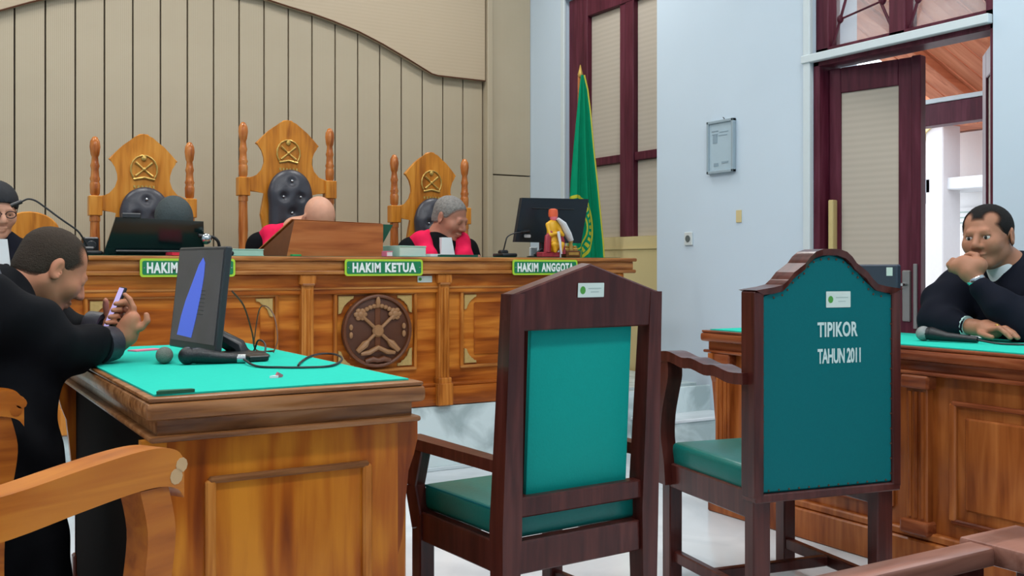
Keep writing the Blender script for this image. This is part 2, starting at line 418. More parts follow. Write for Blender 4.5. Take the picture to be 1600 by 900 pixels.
# ------------------------------------------------------------------ smooth bodies: distance fields turned into one continuous mesh
class Body:
    """list of primitives in world space, blended into one surface"""
    def __init__(s): s.p = []; s.T = Matrix()
    def at(s, T): s.T = T; return s
    def cone(s, a, b, ra, rb, k=0.02, op='u'):
        s.p.append((op, 'c', np.array(s.T @ Vector(a)), np.array(s.T @ Vector(b)), ra, rb, k)); return s
    def chain(s, pts, rs, k=0.02):
        for i in range(len(pts) - 1): s.cone(pts[i], pts[i + 1], rs[i], rs[i + 1], k)
        return s
    def ell(s, c, r, k=0.02, op='u', R=None):
        rot = s.T.to_quaternion().to_matrix() @ (R.to_matrix() if R else Matrix.Identity(3))
        s.p.append((op, 'e', np.array(s.T @ Vector(c)), np.array(r, float), np.array(rot), 0, k)); return s
    def block(s, c, d, k=0.004, op='s'):
        """axis-aligned block, cut away (a desk top, a seat)"""
        s.p.append((op, 'b', np.array(c, float), np.array(d, float) / 2, 0, 0, k)); return s
    def half(s, c, n, k=0.004):
        """cut away everything on the side the normal points to"""
        s.p.append(('s', 'h', np.array(s.T @ Vector(c)), np.array((s.T.to_3x3() @ Vector(n)).normalized()), 0, 0, k)); return s
    def mesh(s, name, mat, h=0.006, parent=None, disp=None, smooth_it=1):
        lo = np.full(3, 1e9); hi = -lo
        for q in s.p:
            if q[0] != 'u': continue
            if q[1] == 'c':
                r = max(q[4], q[5]); lo = np.minimum(lo, np.minimum(q[2], q[3]) - r); hi = np.maximum(hi, np.maximum(q[2], q[3]) + r)
            else:
                r = q[3].max(); lo = np.minimum(lo, q[2] - r); hi = np.maximum(hi, q[2] + r)
        lo -= 4 * h; hi += 4 * h
        n = np.ceil((hi - lo) / h).astype(int) + 1
        ax = [(lo[i] + h * np.arange(n[i])).astype(np.float32) for i in range(3)]
        F = np.full(n, 0.2, np.float32)
        for q in s.p:
            k = q[6]; pad = max(k, 0.02) + 3 * h
            if q[1] == 'c':
                r = max(q[4], q[5]); a = np.minimum(q[2], q[3]) - r - pad; b = np.maximum(q[2], q[3]) + r + pad
            elif q[1] == 'e': r = q[3].max(); a = q[2] - r - pad; b = q[2] + r + pad
            elif q[1] == 'b': a = q[2] - q[3] - pad; b = q[2] + q[3] + pad
            else: a, b = lo, hi
            i0 = np.clip(np.floor((a - lo) / h).astype(int), 0, n); i1 = np.clip(np.ceil((b - lo) / h).astype(int) + 1, 0, n)
            if (i1 <= i0).any(): continue
            sl = tuple(slice(i0[i], i1[i]) for i in range(3))
            X, Y, Z = (ax[0][sl[0]][:, None, None], ax[1][sl[1]][None, :, None], ax[2][sl[2]][None, None, :])
            if q[1] == 'c':
                d = q[3] - q[2]; L = max(float(d @ d), 1e-9)
                px, py, pz = X - q[2][0], Y - q[2][1], Z - q[2][2]
                t = np.clip((px * d[0] + py * d[1] + pz * d[2]) / L, 0, 1)
                D = np.sqrt((px - t * d[0]) ** 2 + (py - t * d[1]) ** 2 + (pz - t * d[2]) ** 2) - (q[4] + t * (q[5] - q[4]))
            elif q[1] == 'e':
                R = q[4]; px, py, pz = X - q[2][0], Y - q[2][1], Z - q[2][2]
                u = [(R[0][i] * px + R[1][i] * py + R[2][i] * pz) for i in range(3)]
                k0 = np.sqrt(sum((u[i] / q[3][i]) ** 2 for i in range(3))); k1 = np.sqrt(sum((u[i] / q[3][i] ** 2) ** 2 for i in range(3)))
                D = k0 * (k0 - 1) / np.maximum(k1, 1e-6)
            elif q[1] == 'b':
                qx, qy, qz = np.abs(X - q[2][0]) - q[3][0], np.abs(Y - q[2][1]) - q[3][1], np.abs(Z - q[2][2]) - q[3][2]
                D = np.sqrt(np.maximum(qx, 0) ** 2 + np.maximum(qy, 0) ** 2 + np.maximum(qz, 0) ** 2) + np.minimum(np.maximum(qx, np.maximum(qy, qz)), 0)
            else:
                D = -((X - q[2][0]) * q[3][0] + (Y - q[2][1]) * q[3][1] + (Z - q[2][2]) * q[3][2])
            A = F[sl]
            if q[0] == 'u':
                g = np.clip(.5 + .5 * (A - D) / k, 0, 1); F[sl] = A * (1 - g) + D * g - k * g * (1 - g)
            else:
                D = -D; g = np.clip(.5 - .5 * (A - D) / k, 0, 1); F[sl] = A * (1 - g) + D * g + k * g * (1 - g)
        if disp is not None:
            F = F + disp(ax[0][:, None, None], ax[1][None, :, None], ax[2][None, None, :]).astype(np.float32)
        # surface nets
        c = [F[i:n[0] - 1 + i, j:n[1] - 1 + j, k:n[2] - 1 + k] for i in (0, 1) for j in (0, 1) for k in (0, 1)]
        ins = sum((x < 0).astype(np.int8) for x in c)
        act = (ins > 0) & (ins < 8)
        idx = np.argwhere(act); vid = np.full(act.shape, -1, np.int64); vid[act] = np.arange(len(idx))
        cv = np.stack([x[act] for x in c], 1)
        offs = np.array([(i, j, k) for i in (0, 1) for j in (0, 1) for k in (0, 1)], float)
        acc = np.zeros((len(idx), 3)); cnt = np.zeros(len(idx))
        for a in range(8):
            for b in range(a + 1, 8):
                if np.abs(offs[a] - offs[b]).sum() != 1: continue
                m = (cv[:, a] < 0) != (cv[:, b] < 0)
                t = cv[m, a] / (cv[m, a] - cv[m, b])
                acc[m] += offs[a] + t[:, None] * (offs[b] - offs[a]); cnt[m] += 1
        V = lo + h * (idx + acc / cnt[:, None])
        quads = []
        for d in range(3):
            e1, e2 = [(1, 2), (2, 0), (0, 1)][d]
            s0 = [slice(0, None)] * 3; s1 = [slice(0, None)] * 3
            s0[d] = slice(0, n[d] - 1); s1[d] = slice(1, n[d])
            f0 = F[tuple(s0)] < 0; f1 = F[tuple(s1)] < 0
            ch = np.argwhere(f0 != f1); ch = ch[(ch[:, e1] > 0) & (ch[:, e2] > 0) & (ch[:, e1] < n[e1] - 1) & (ch[:, e2] < n[e2] - 1)]
            if not len(ch): continue
            q4 = []
            for o1, o2 in ((0, 0), (-1, 0), (-1, -1), (0, -1)):
                w = ch.copy(); w[:, e1] += o1; w[:, e2] += o2; q4.append(vid[w[:, 0], w[:, 1], w[:, 2]])
            q4 = np.stack(q4, 1); flip = ~f0[ch[:, 0], ch[:, 1], ch[:, 2]]
            q4[flip] = q4[flip][:, ::-1]; quads.append(q4)
        Q = np.concatenate(quads); Q = Q[(Q >= 0).all(1)]
        for _ in range(smooth_it):
            S = np.zeros_like(V); C = np.zeros(len(V))
            for a in range(4):
                b = (a + 1) % 4
                np.add.at(S, Q[:, a], V[Q[:, b]]); np.add.at(C, Q[:, a], 1)
                np.add.at(S, Q[:, b], V[Q[:, a]]); np.add.at(C, Q[:, b], 1)
            V = V * .5 + .5 * S / np.maximum(C, 1)[:, None]
        me = bpy.data.meshes.new(name)
        me.vertices.add(len(V)); me.vertices.foreach_set('co', V.astype(np.float32).ravel())
        me.loops.add(Q.size); me.loops.foreach_set('vertex_index', Q.ravel().astype(np.int32))
        me.polygons.add(len(Q)); me.polygons.foreach_set('loop_start', np.arange(0, Q.size, 4, dtype=np.int32))
        me.polygons.foreach_set('loop_total', np.full(len(Q), 4, np.int32))
        me.update(calc_edges=True); me.validate()
        me.shade_smooth(); me.materials.append(M[mat])
        o = bpy.data.objects.new(name, me); COL.objects.link(o)
        if parent is not None:
            o.parent = parent; o.matrix_parent_inverse = parent.matrix_basis.inverted()
        return o

def head_frame(center, bearing, pitch=0, roll=0, scale=1.0):
    """local +X is the way the face looks, +Y its left, +Z up; bearing in degrees from +Y clockwise"""
    b = math.radians(bearing)
    R = Matrix.Rotation(math.pi / 2 - b, 4, 'Z') @ Matrix.Rotation(math.radians(pitch), 4, 'Y') @ Matrix.Rotation(math.radians(roll), 4, 'X')
    return Matrix.Translation(center) @ R @ Matrix.Scale(scale, 4)
def add_head(B, T, s=1.0, round_=1.0, lid=False):
    B.at(T)
    e = lambda c, r, k=0.02, op='u', R=None: B.ell([x for x in c], [x * s for x in r], k, op, R)
    c = lambda a, b, ra, rb, k=0.015, op='u': B.cone(a, b, ra * s, rb * s, k, op)
    e((-.018, 0, .034), (.098, .078 * round_, .084))
    e((.018, 0, -.03), (.073, .066 * round_, .088), .03)
    for y in (-1, 1):
        c((-.012, y * .05 * round_, -.05), (.055, y * .02, -.096), .022, .018, .025)
        e((.058, y * .038, -.026), (.030, .030, .030), .025)
    e((.062, 0, -.098), (.026, .030, .020), .02)
    c((.081, -.030, .020), (.081, .030, .020), .013, .013, .012)
    for y in (-1, 1):
        e((.098, y * .031, .000), (.020, .017, .012), .012, 's')
        e((.081, y * .031, .0105), (.011, .017, .006), .004)
        if lid: e((.0835, y * .031, .003), (.0085, .016, .009), .004)
        e((.079, y * .031, -.012), (.010, .015, .005), .006)
    c((.084, 0, .016), (.110, 0, -.026), .009, .014, .010)
    for y in (-1, 1): e((.098, y * .014, -.033), (.013, .009, .009), .006)
    e((.089, 0, -.061), (.013, .026, .007), .006); e((.086, 0, -.074), (.013, .022, .008), .006)
    c((.105, -.024, -.067), (.105, .024, -.067), .003, .003, .004, 's')
    for y in (-1, 1):
        e((-.012, y * .082 * round_, -.006), (.020, .008, .034), .008, 'u', Euler((0, math.radians(-14), math.radians(y * 16))))
        e((-.006, y * .090 * round_, -.004), (.011, .007, .020), .006, 's')
    B.at(Matrix())
def face_parts(T, parent, s=1.0, brow='hair_black', moustache=False):
    for y in (-1, 1):
        ey = MB().ell((.0765, y * .031, -.001), (.0125, .0135, .0105), 12, 8, T).out('eye', 'eye_white', parent, True)
        MB().ell((.0865, y * .031, -.001), (.0035, .0062, .0066), 10, 8, T).out('iris', 'eye_dark', ey, True)
        MB().tube([T @ Vector(p) for p in ((.090, y * .012, .021), (.092, y * .030, .026), (.080, y * .048, .020))], [.0035 * s, .0045 * s, .002 * s], 6).out('eyebrow', brow, parent, True)
    if moustache:
        MB().tube([T @ Vector(p) for p in ((.086, -.030, -.058), (.098, -.012, -.049), (.100, 0, -.048), (.098, .012, -.049), (.086, .030, -.058))], [.002 * s, .005 * s, .005 * s, .005 * s, .002 * s], 8).out('moustache', brow, parent, True)
def hair_cap(T, parent, mat, s=1.0, front=.060, low=-.045, thick=.006, h=.0045, temple=0.0, round_=1.0, name='hair', k=.012, soft=.022):
    """cropped hair: a thin shell over the skull, thinning out at the hairline.
    front = height of the hairline over the brow, low = nape line, temple = how far the temples recede"""
    B = Body().at(T); t = thick
    B.ell((-.018, 0, .034), ((.098 + t) * s, (.078 * round_ + t) * s, (.084 + t) * s))
    B.ell((-.036, 0, -.02), ((.074 + t) * s, (.066 * round_ + t) * s, (.075 + t) * s), .02)
    B.ell((.105, 0, front - .105), (.088 * s, .13 * s, .105 * s), k, 's')                       # the face
    B.half((.035, 0, -.028), (1.0, 0, -.75), k)                                               # sideburn line
    B.half((0, 0, low), (.30, 0, -1), k)                                                      # nape
    for y in (-1, 1):
        B.ell((-.012, y * .088 * round_, -.010), (.021 * s, .020 * s, .034 * s), .006, 's')
        if temple: B.ell((.075, y * .050, front + .006), (.034 * s, .022 * s, .024 * s), k, 's')
    o = B.mesh(name, mat, h, parent, disp=lambda X, Y, Z: .0016 * np.sin(X * 310 + 40 * np.sin(Z * 60)) * np.sin(Y * 290) * np.cos(Z * 330))
    n = len(o.data.vertices); co = np.empty(n * 3, np.float32); o.data.vertices.foreach_get('co', co)
    Ti = np.array(T.inverted()); L = co.reshape(-1, 3) @ Ti[:3, :3].T + Ti[:3, 3]
    def el(c, r): q = (L - np.array(c)) / np.array(r); k0 = np.sqrt((q ** 2).sum(1)); return (k0 - 1) * min(r)
    d = np.minimum(el((.105, 0, front - .105), (.088, .13, .105)), -(L - np.array((.035, 0, -.028))) @ (np.array((1, 0, -.75)) / 1.25))
    d = np.minimum(d, -(L - np.array((0, 0, low))) @ (np.array((.3, 0, -1)) / 1.044))
    for y in (-1, 1):
        if temple: d = np.minimum(d, el((.075, y * .050, front + .006), (.034, .022, .024)))
    at = o.data.attributes.new('hair_cover', 'FLOAT', 'POINT'); at.data.foreach_set('value', np.clip(d / soft, 0, 1).astype(np.float32))
    return o
# ------------------------------------------------------------------ the room
WY = 7.30           # plane of the panelled wall
WX = 4.40           # plane of the right-hand wall (pier and door)
CEIL = 4.2
PZ = 0.35           # judges' platform
struct(box('floor', (1.0, 2.6, -0.05), (7.3, 9.8, 0.1), 'floor_marble'))
struct(box('ceiling', (1.0, 2.6, CEIL + 0.05), (7.8, 9.8, 0.1), 'ceiling_paint'))
struct(box('wall_left', (-2.6, 2.6, CEIL / 2), (0.1, 9.8, CEIL), 'wall_paint'))
struct(box('wall_back', (1.0, -2.25, CEIL / 2), (7.1, 0.1, CEIL), 'wall_paint'))
wf = struct(box('wall_front', (1.0, WY + 0.11, CEIL / 2), (7.2, 0.14, CEIL), 'groove_dark'))
# vertical boards of the panelled wall, each its own piece
PW = 0.1818; X0 = 0.639
pl = None
for k in range(-17, 19):
    c = X0 + (k + .5) * PW
    if pl is None:
        pl = MB().box((0, 0, 0), (PW - 0.009, 0.03, 3.4), bev=0.003).out('plank', 'panel_laminate', wf, loc=(c, WY + 0.018, 1.7))
    else: copy_child(pl, wf, (c, WY + 0.018, 1.7))
# arched header board above them
arc = [(2.0, 3.045), (2.23, 3.03), (2.444, 2.99), (2.62, 2.962), (2.779, 2.928), (2.989, 2.872), (3.184, 2.80), (3.378, 2.716), (3.605, 2.612), (3.66, 2.603), (4.09, 2.60)]
left = [(4.0 - x - .08, z) for x, z in arc[1:]][::-1]
poly = [(-2.5, 2.60)] + left + arc + [(4.09, 4.19), (-2.5, 4.19)]
MB().prism(poly, 0.045, FRONT((0, WY - .001, 0)), 0.004).out('arched_header', 'header_laminate', wf)
MB().tube([(x, WY - .05, z) for x, z in left + arc], 0.006, 6).out('header_shadow_line', 'carve_deep', wf, True)  # dark tube along the arch: the header's thin shadow put into colour
# side return panels beside the boards
MB().box((4.125, WY - .02, 2.1), (0.05, 0.10, 4.19), bev=.004).out('corner_strip', 'panel_laminate', wf)
MB().box((4.34, WY - .005, 1.13), (0.376, 0.06, 1.42), bev=.002).out('side_panel', 'panel_laminate', wf)
MB().box((4.34, WY - .005, 3.02), (0.376, 0.06, 2.34), bev=.002).out('side_panel', 'panel_laminate', wf)

# right wall: set-back bay with a window, pier, door opening, then plain wall
wr = MB(); B1 = 4.53
DY0, DY1 = 2.96, 4.07       # door opening
wr.box((B1 + .12, (6.74 + WY + .04) / 2, CEIL / 2), (.24, WY + .04 - 6.74, CEIL))
wr.box((B1 + .12, 6.09, 3.70), (.24, 1.30, 1.0))
wr.box(((WX + 4.77) / 2, (DY1 + 5.44) / 2, CEIL / 2), (4.77 - WX, 5.44 - DY1, CEIL))
wr.box(((WX + 4.62) / 2, (DY0 + DY1) / 2, 3.80), (4.62 - WX, DY1 - DY0, .80))
wr.box(((WX + 4.62) / 2, (DY0 - 2.2) / 2, CEIL / 2), (4.62 - WX, DY0 + 2.2, CEIL))
wr = struct(wr.out('wall_right', 'wall_paint'))
dado = MB().box((B1 + .115, 6.09, .66), (.22, 1.30, 1.30)).box((B1 + .10, 6.09, 1.225), (.21, 1.30, .012)).out('window_apron', 'cream_paint', wr)
# window with blinds in the bay
w1 = thing('window_1', (B1 + .06, 6.09, 1.31), 0, None, None); struct(w1)
def wpart(n, y0, y1, z0, z1, mat, x=0.0, t=.06):
    return box(n, (x, (y0 + y1) / 2 - 6.09, (z0 + z1) / 2 - 1.31), (t, y1 - y0, z1 - z0), mat, w1, .004)
wpart('window_frame', 6.47, 6.72, 1.31, 3.19, 'door_wood', 0, .08); wpart('window_frame', 5.45, 6.47, 3.02, 3.19, 'door_wood', 0, .08)
wpart('mullion', 6.00, 6.07, 1.31, 3.02, 'door_wood'); wpart('mullion', 5.895, 5.99, 1.31, 3.02, 'door_wood', -.01)
for y0, y1, z0, z1 in ((6.07, 6.47, 1.31, 1.86), (6.07, 6.47, 1.92, 3.02), (5.45, 5.895, 1.31, 1.86), (5.45, 5.895, 1.92, 3.02)):
    wpart('pane', y0, y1, z0, z1, 'blind_fabric', .01, .02)
wpart('cross_rail', 6.07, 6.47, 1.86, 1.92, 'door_wood'); wpart('cross_rail', 5.45, 5.895, 1.86, 1.92, 'door_wood')
struct(MB().box((B1 - .012, 6.755, 2.26), (.024, .05, 1.96), bev=.004).box((B1 - .012, 6.09, 3.23), (.024, 1.27, .05), bev=.004).out('trim_1', 'white_trim'))

# door: white casing, transom with iron grille, two leaves opened outwards
DH = 2.24
struct(MB().box((WX - .008, DY1 + .022, 1.62), (.03, .05, 3.4), bev=.004).box((WX - .012, (DY0 + DY1) / 2 + .03, DH + .02), (.04, DY1 - DY0 + .05, .045), bev=.004).out('trim_2', 'white_trim'))
d1 = thing('door_1', (WX + .1, DY1, 0), 0, None, None); struct(d1); WORLD.add('door_1')
box('door_frame', (WX + .08, DY1 - .022, DH / 2), (.14, .044, DH), 'door_wood', d1, .004)
box('door_frame', (WX + .08, DY0 + .012, DH / 2), (.14, .024, DH), 'door_wood', d1, .004)
box('door_frame', (WX + .08, (DY0 + DY1) / 2, DH - .012), (.14, DY1 - DY0, .03), 'door_wood', d1, .004)
def leaf(hinge, ang, wid, far):
    """leaf in its own frame: local x from the hinge, z up; turned about the hinge"""
    l = bpy.data.objects.new('door_leaf', None); COL.objects.link(l); l.parent = d1; l.matrix_parent_inverse = d1.matrix_basis.inverted()
    l.location = hinge; l.rotation_euler = (0, 0, ang)
    H = DH - .05; st = .07
    box('stile', (st / 2, 0, H / 2), (st, .045, H), 'door_wood', l, .004); box('stile', (wid - .065, 0, H / 2), (.13, .045, H), 'door_wood', l, .004)
    box('stile_edge', (wid - .02, -.02, H / 2), (.05, .06, H), 'door_wood', l, .004)
    box('rail', ((wid - .06) / 2, 0, H - .07), (wid - .20, .045, .14), 'door_wood', l, .004); box('rail', ((wid - .06) / 2, 0, .45), (wid - .20, .045, .9), 'door_wood', l, .004)
    box('pane', ((wid - .06) / 2, 0, (H - .14 + .9) / 2), (wid - .20, .02, H - .14 - .9), 'blind_fabric', l)
    return l
ang = math.radians(-90 + 12)
lf = leaf((WX + .10, DY1 - .05, .01), ang, .535, True)
MB().box((.035, -.045, 1.18), (.03, .05, .55), bev=.004).out('hinge_guard', 'brass_pale', lf)
MB().box((.455, -.03, .93), (.05, .014, .27), bev=.006).out('handle_plate', 'steel', lf)
MB().tube([(.455, -.03, .99), (.455, -.075, .99), (.37, -.08, .99)], .009, 8).out('door_handle', 'chrome', lf, True)
MB().box((.515, -.055, .93), (.022, .012, .34), bev=.003).out('lock_plate', 'steel', lf)
lf2 = leaf((WX + .12, DY0 + .035, .01), math.radians(41.5), .50, False)
# transom light above the door with an iron grille
w2 = thing('window_2', (WX + .08, (DY0 + DY1) / 2, DH + .05), 0, None, None); struct(w2); WORLD.add('window_2')
ym = (DY0 + DY1) / 2 + .01
for y0, y1 in ((DY1 - .09, DY1), (ym - .05, ym + .05), (DY0, DY0 + .06)):
    box('window_frame', (WX + .08, (y0 + y1) / 2, 2.83), (.10, y1 - y0, 1.14), 'door_wood', w2, .004)
for z in (2.285, 3.37): box('window_frame', (WX + .08, (DY0 + DY1) / 2, z), (.10, DY1 - DY0, .06), 'door_wood', w2, .004)
for y0, y1 in ((ym + .05, DY1 - .09), (DY0 + .06, ym - .05)):
    box('pane', (WX + .10, (y0 + y1) / 2, 2.83), (.008, y1 - y0, 1.03), 'pane_glass', w2)
    g = MB(); x = WX + .06; yc = (y0 + y1) / 2
    g.tube([(x, y1, 2.30), (x, y1 - .12, 2.62), (x, y1 - .17, 2.9), (x, y1 - .06, 3.34)], .008, 6)
    g.tube([(x, y0, 2.34), (x, y0 + .10, 2.55), (x, y0 + .16, 2.9), (x, y0 + .06, 3.34)], .008, 6)
    g.tube([(x, y1 - .06, 2.46), (x, y0 + .06, 2.50)], .006, 6)
    g.tube([(x, y1 - .17, 2.9), (x, yc, 2.8), (x, y0 + .16, 2.9)], .006, 6)
    for p in ((x, y1 - .06, 2.46), (x, y0 + .06, 2.50), (x, y1 - .12, 2.62)): g.ell(p, (.016, .02, .024), 8, 6)
    g.out('grille', 'door_wood', w2, True)

# platform: marble slabs on the front, treads beside the bench
pf = struct(box('floor_platform', (1.0, 6.16, PZ / 2 - .0), (7.0, 2.24, PZ - .004), 'riser_marble'))
for i in range(-4, 7):
    MB().box((2.53 + (i - 2.0) * .62, 4.925, .183), (.616, .03, .325), bev=.003).out('slab', 'riser_marble', pf)
MB().box((.7, 4.925, .011), (6.1, .045, .022), bev=.004).out('skirting', 'white_trim', pf)
st = tag(MB().box((4.085, 4.86, .085), (.63, .36, .17), bev=.005).out('step_slab', 'riser_marble'), 'white marble step leading up to the platform beside the bench', 'step')
MB().box((4.085, 4.855, .180), (.63, .38, .02), bev=.005).out('tread', 'floor_marble', st)
# ------------------------------------------------------------------ outside the door
g = struct(box('ground_outside', (8.5, 3.5, -.06), (7.6, 12, .1), 'paving'))
vr = wthing('veranda_roof', (5.0, 3.4, 3.7), 'orange wooden plank ceiling of the veranda outside the open door', 'roof')
rx0, rz0, sl = 4.63, 3.72, -.42
L = 3.6; dirv = Vector((1, 0, sl)).normalized()
pk = None
for i in range(34):
    T = frame(dirv, (0, 1, 0), (rx0, .6 + i * .15, rz0))
    if pk is None: pk = MB().box((L / 2, 0, 0), (L, .142, .02), bev=.004).out('board', 'veranda_wood', None); pk.parent = vr; pk.matrix_parent_inverse = vr.matrix_basis.inverted(); pk.matrix_basis = T
    else:
        c = pk.copy(); COL.objects.link(c); c.matrix_basis = T
for i in range(8):
    T = frame(dirv, (0, 1, 0), (rx0, .9 + i * .62, rz0))
    MB().box((L / 2, 0, -.045), (L, .07, .07), T, .004).out('rafter', 'veranda_wood', vr)
vb = wthing('veranda_beam', (7.0, 3.4, 2.2), 'dark maroon beam with a pale upper edge under the veranda ceiling', 'beam')
MB().box((7.0, 3.4, 2.28), (.14, 6.0, .17), bev=.006).out('beam', 'door_wood', vb)
MB().box((7.0, 3.4, 2.385), (.16, 6.0, .035), bev=.004).out('edge_strip', 'white_trim', vb)
for i, y in enumerate((1.0, 6.2)):
    tag(MB().box((7.0, y, 1.0), (.2, .2, 2.0), bev=.01).box((7.0, y, 2.1), (.26, .26, .2), bev=.01).box((7.0, y, .1), (.28, .28, .2), bev=.01).out('veranda_post', 'exterior_white'), ('near' if i == 0 else 'far') + ' white post carrying the veranda beam outside', 'post')
hb = wthing('neighbouring_building', (10.3, 6.4, 0), 'overexposed white building across the yard with grey gutter', 'building')
MB().box((10.4, 6.0, 1.30), (.2, 8.0, 2.6)).out('wall', 'exterior_white', hb)
MB().box((9.8, 7.19, 1.45), (.3, .22, 2.9), bev=.01).out('column', 'exterior_grey', hb)
MB().box((10.0, 6.0, 1.985), (.55, 8.0, .13), bev=.01).out('eave', 'gutter_white', hb)
MB().box((9.70, 7.32, 1.97), (.10, .16, .16), bev=.01).box((9.70, 7.36, 1.86), (.06, .06, .16), bev=.01).out('gutter_box', 'gutter_grey', hb)
MB().hexa([(9.6, 2.0, 2.62), (11.0, 2.0, 2.62), (11.0, 10.0, 2.62), (9.6, 10.0, 2.62), (9.6, 2.0, 3.3), (11.0, 2.0, 3.3), (11.0, 10.0, 3.3), (9.6, 10.0, 3.3)]).out('roof', 'veranda_wood', hb)
T = frame((0, 1, 0), (0, 0, 1), (9.62, 7.08, 2.30))
MB().prism([(.46, 0), (.36, .10), (.22, .24), (.08, .34), (0, .36), (0, .46), (.60, .46), (.60, 0)], .12, T).out('spandrel', 'exterior_yellow', hb)
sg = MB().box((10.28, 7.25, 1.62), (.02, .6, .26)).out('wall_plaque', 'exterior_white', hb)
MB().lathe([(1, 0), (1, .006)], 14, T=frame((0, -1, 0), (0, 0, 1), (10.27, 7.44, 1.64)) @ Matrix.Diagonal((.035, .05, 1, 1))).out('plaque_emblem', 'sticker_green', sg)
for z in (1.70, 1.64, 1.58): MB().box((10.268, 7.26, z), (.004, .22, .016)).out('plaque_print', 'sticker_print', sg)

# unseen ceiling lamps, added and placed to brighten the room and far wall
for i, (x, y) in enumerate(((-.7, .2), (1.4, .2), (3.3, .2), (-.7, 2.5), (1.4, 2.5), (3.2, 2.5), (-.6, 5.7), (1.3, 5.7), (3.45, 5.8))):
    lp = thing('ceiling_fill_light', (x, y, CEIL), 0, 'added white ceiling lamp panel, out of view, in the ' + ('rear', 'middle', 'front')[i // 3] + ' row, ' + ('left', 'centre', 'right')[i % 3] + ' one', 'lamp', 'added ceiling lamp panels')
    MB().box((0, 0, -.03), (1.0, .5, .06), bev=.006).out('housing', 'lamp_body', lp)
    MB().box((0, 0, -.063), (.94, .44, .008)).out('diffuser', 'lamp_diffuser', lp)
    la = bpy.data.lights.new('ceiling_fill_glow', 'AREA'); la.shape = 'RECTANGLE'; la.size = .94; la.size_y = .44; la.energy = LAMP_W; la.color = (1.0, .985, .96)
    lo = bpy.data.objects.new('ceiling_fill_glow', la); COL.objects.link(lo); lo.parent = lp; lo.location = (0, 0, -.075)

# things on the right wall
def on_wall(px0, px1, py0, py1):
    a = pX(px0, py0, WX); b = pX(px1, py1, WX); return a.y, b.y, b.z, a.z
fr = wthing('picture_frame', (WX - .01, 4.8, 1.9), 'grey framed notice sheet hanging on the white wall', 'picture frame')
y0, z0, y1, z1 = 4.915, 1.675, 4.675, 2.005
yc, zc = (y0 + y1) / 2, (z0 + z1) / 2
box('backing', (WX - .010, yc, zc), (.016, y0 - y1 - .02, z1 - z0 - .02), 'frame_paper', fr)
for a, b in (((yc, z1 - .009), (y0 - y1, .018)), ((yc, z0 + .009), (y0 - y1, .018)), ((y0 - .009, zc), (.018, z1 - z0)), ((y1 + .009, zc), (.018, z1 - z0))):
    box('frame_bar', (WX - .015, a[0], a[1]), (.028, b[0], b[1]), 'frame_grey', fr, .003)
for i, (dy, dz, w, h) in enumerate(((.05, .10, .06, .006), (-.03, .09, .08, .004), (.05, .08, .05, .004), (-.02, .07, .08, .004), (.05, .05, .04, .05), (.04, -.11, .04, .02), (-.04, -.10, .06, .012))):
    box('print_line', (WX - .019, yc + dy, zc + dz), (.002, w, h), 'frame_print', fr)
MB().tube([(WX - .006, yc - .01, z1 + .016), (WX - .012, yc - .02, z1 + .012), (WX - .012, yc - .03, z1)], .003, 6).out('hook', 'black_plastic', fr)
so = wthing('wall_socket', (WX, 5.1, 1.2), 'small white electrical socket on the white wall pier', 'socket')
c = pX(1077, 373, WX)
box('plate', (WX - .006, c.y, c.z), (.012, .075, .085), 'outlet_white', so, .003)
MB().lathe([(.022, 0), (.022, .004)], 12, T=frame((0, -1, 0), (0, 0, 1), (WX - .012, c.y, c.z))).out('socket_face', 'outlet_dark', so)
c = pX(1155, 338, WX)
tag(MB().box((WX - .003, c.y, c.z), (.006, .045, .075), bev=.001).out('blank_plate', 'cream_paint'), 'faint cream blank plate on the wall below the framed notice', 'plate')
tag(MB().tube([(3.86, 4.89, .03), (3.86, 4.89, .30), (3.86, 4.905, .335)], .016, 10).box((3.86, 4.89, .012), (.05, .04, .02), bev=.003).out('cable_conduit', 'white_trim', None, True), 'white vertical cable pipe at the right corner of the platform', 'pipe')
# ------------------------------------------------------------------ judges' bench
jb = wthing('judges_bench', (2.14, 5.25, PZ), 'long carved wooden judges bench with green cloth top on the marble platform', 'bench')
BF, BB = 4.92, 5.52; BXL, BXR = .52, 3.76; BZ = 1.145
MB().box(((BXL + BXR) / 2, BF + .04, .70), (BXR - BXL - .14, .03, .70)).out('front_panel', 'bench_wood', jb)
for x in (BXL + .08, BXR - .08): MB().box((x, (BF + BB) / 2 + .03, .70), (.03, BB - BF - .08, .70)).out('side_panel', 'bench_wood', jb)
def slab_mould(name, x0, x1, y0, y1, ztop, layers, mat, parent):
    m = MB(); z = ztop
    for h, ins, bev in layers:
        m.box(((x0 + x1) / 2, (y0 + y1) / 2, z - h / 2), (x1 - x0 - 2 * ins, y1 - y0 - 2 * ins, h), bev=bev, seg=2); z -= h
    return m.out(name, mat, parent, True)
slab_mould('top', BXL - .03, BXR + .03, BF - .05, BB + .04, BZ, ((.022, .0, .008), (.046, .018, .004), (.022, .004, .008)), 'bench_trim', jb)
MB().box((2.14, 5.24, BZ + .0015), (3.18, .56, .003)).out('cloth_top', 'folder_green', jb)
MB().box((2.14, BF + .012, 1.005), (BXR - BXL - .1, .03, .10), bev=.004).out('frieze', 'bench_wood', jb)
MB().box((2.14, BF + .005, .985), (BXR - BXL - .1, .03, .012), bev=.003).out('frieze_bead', 'bench_trim', jb)
slab_mould('plinth', BXL + .02, BXR - .02, BF - .012, BB, PZ + .12, ((.02, .012, .006), (.10, .0, .004)), 'bench_wood', jb)
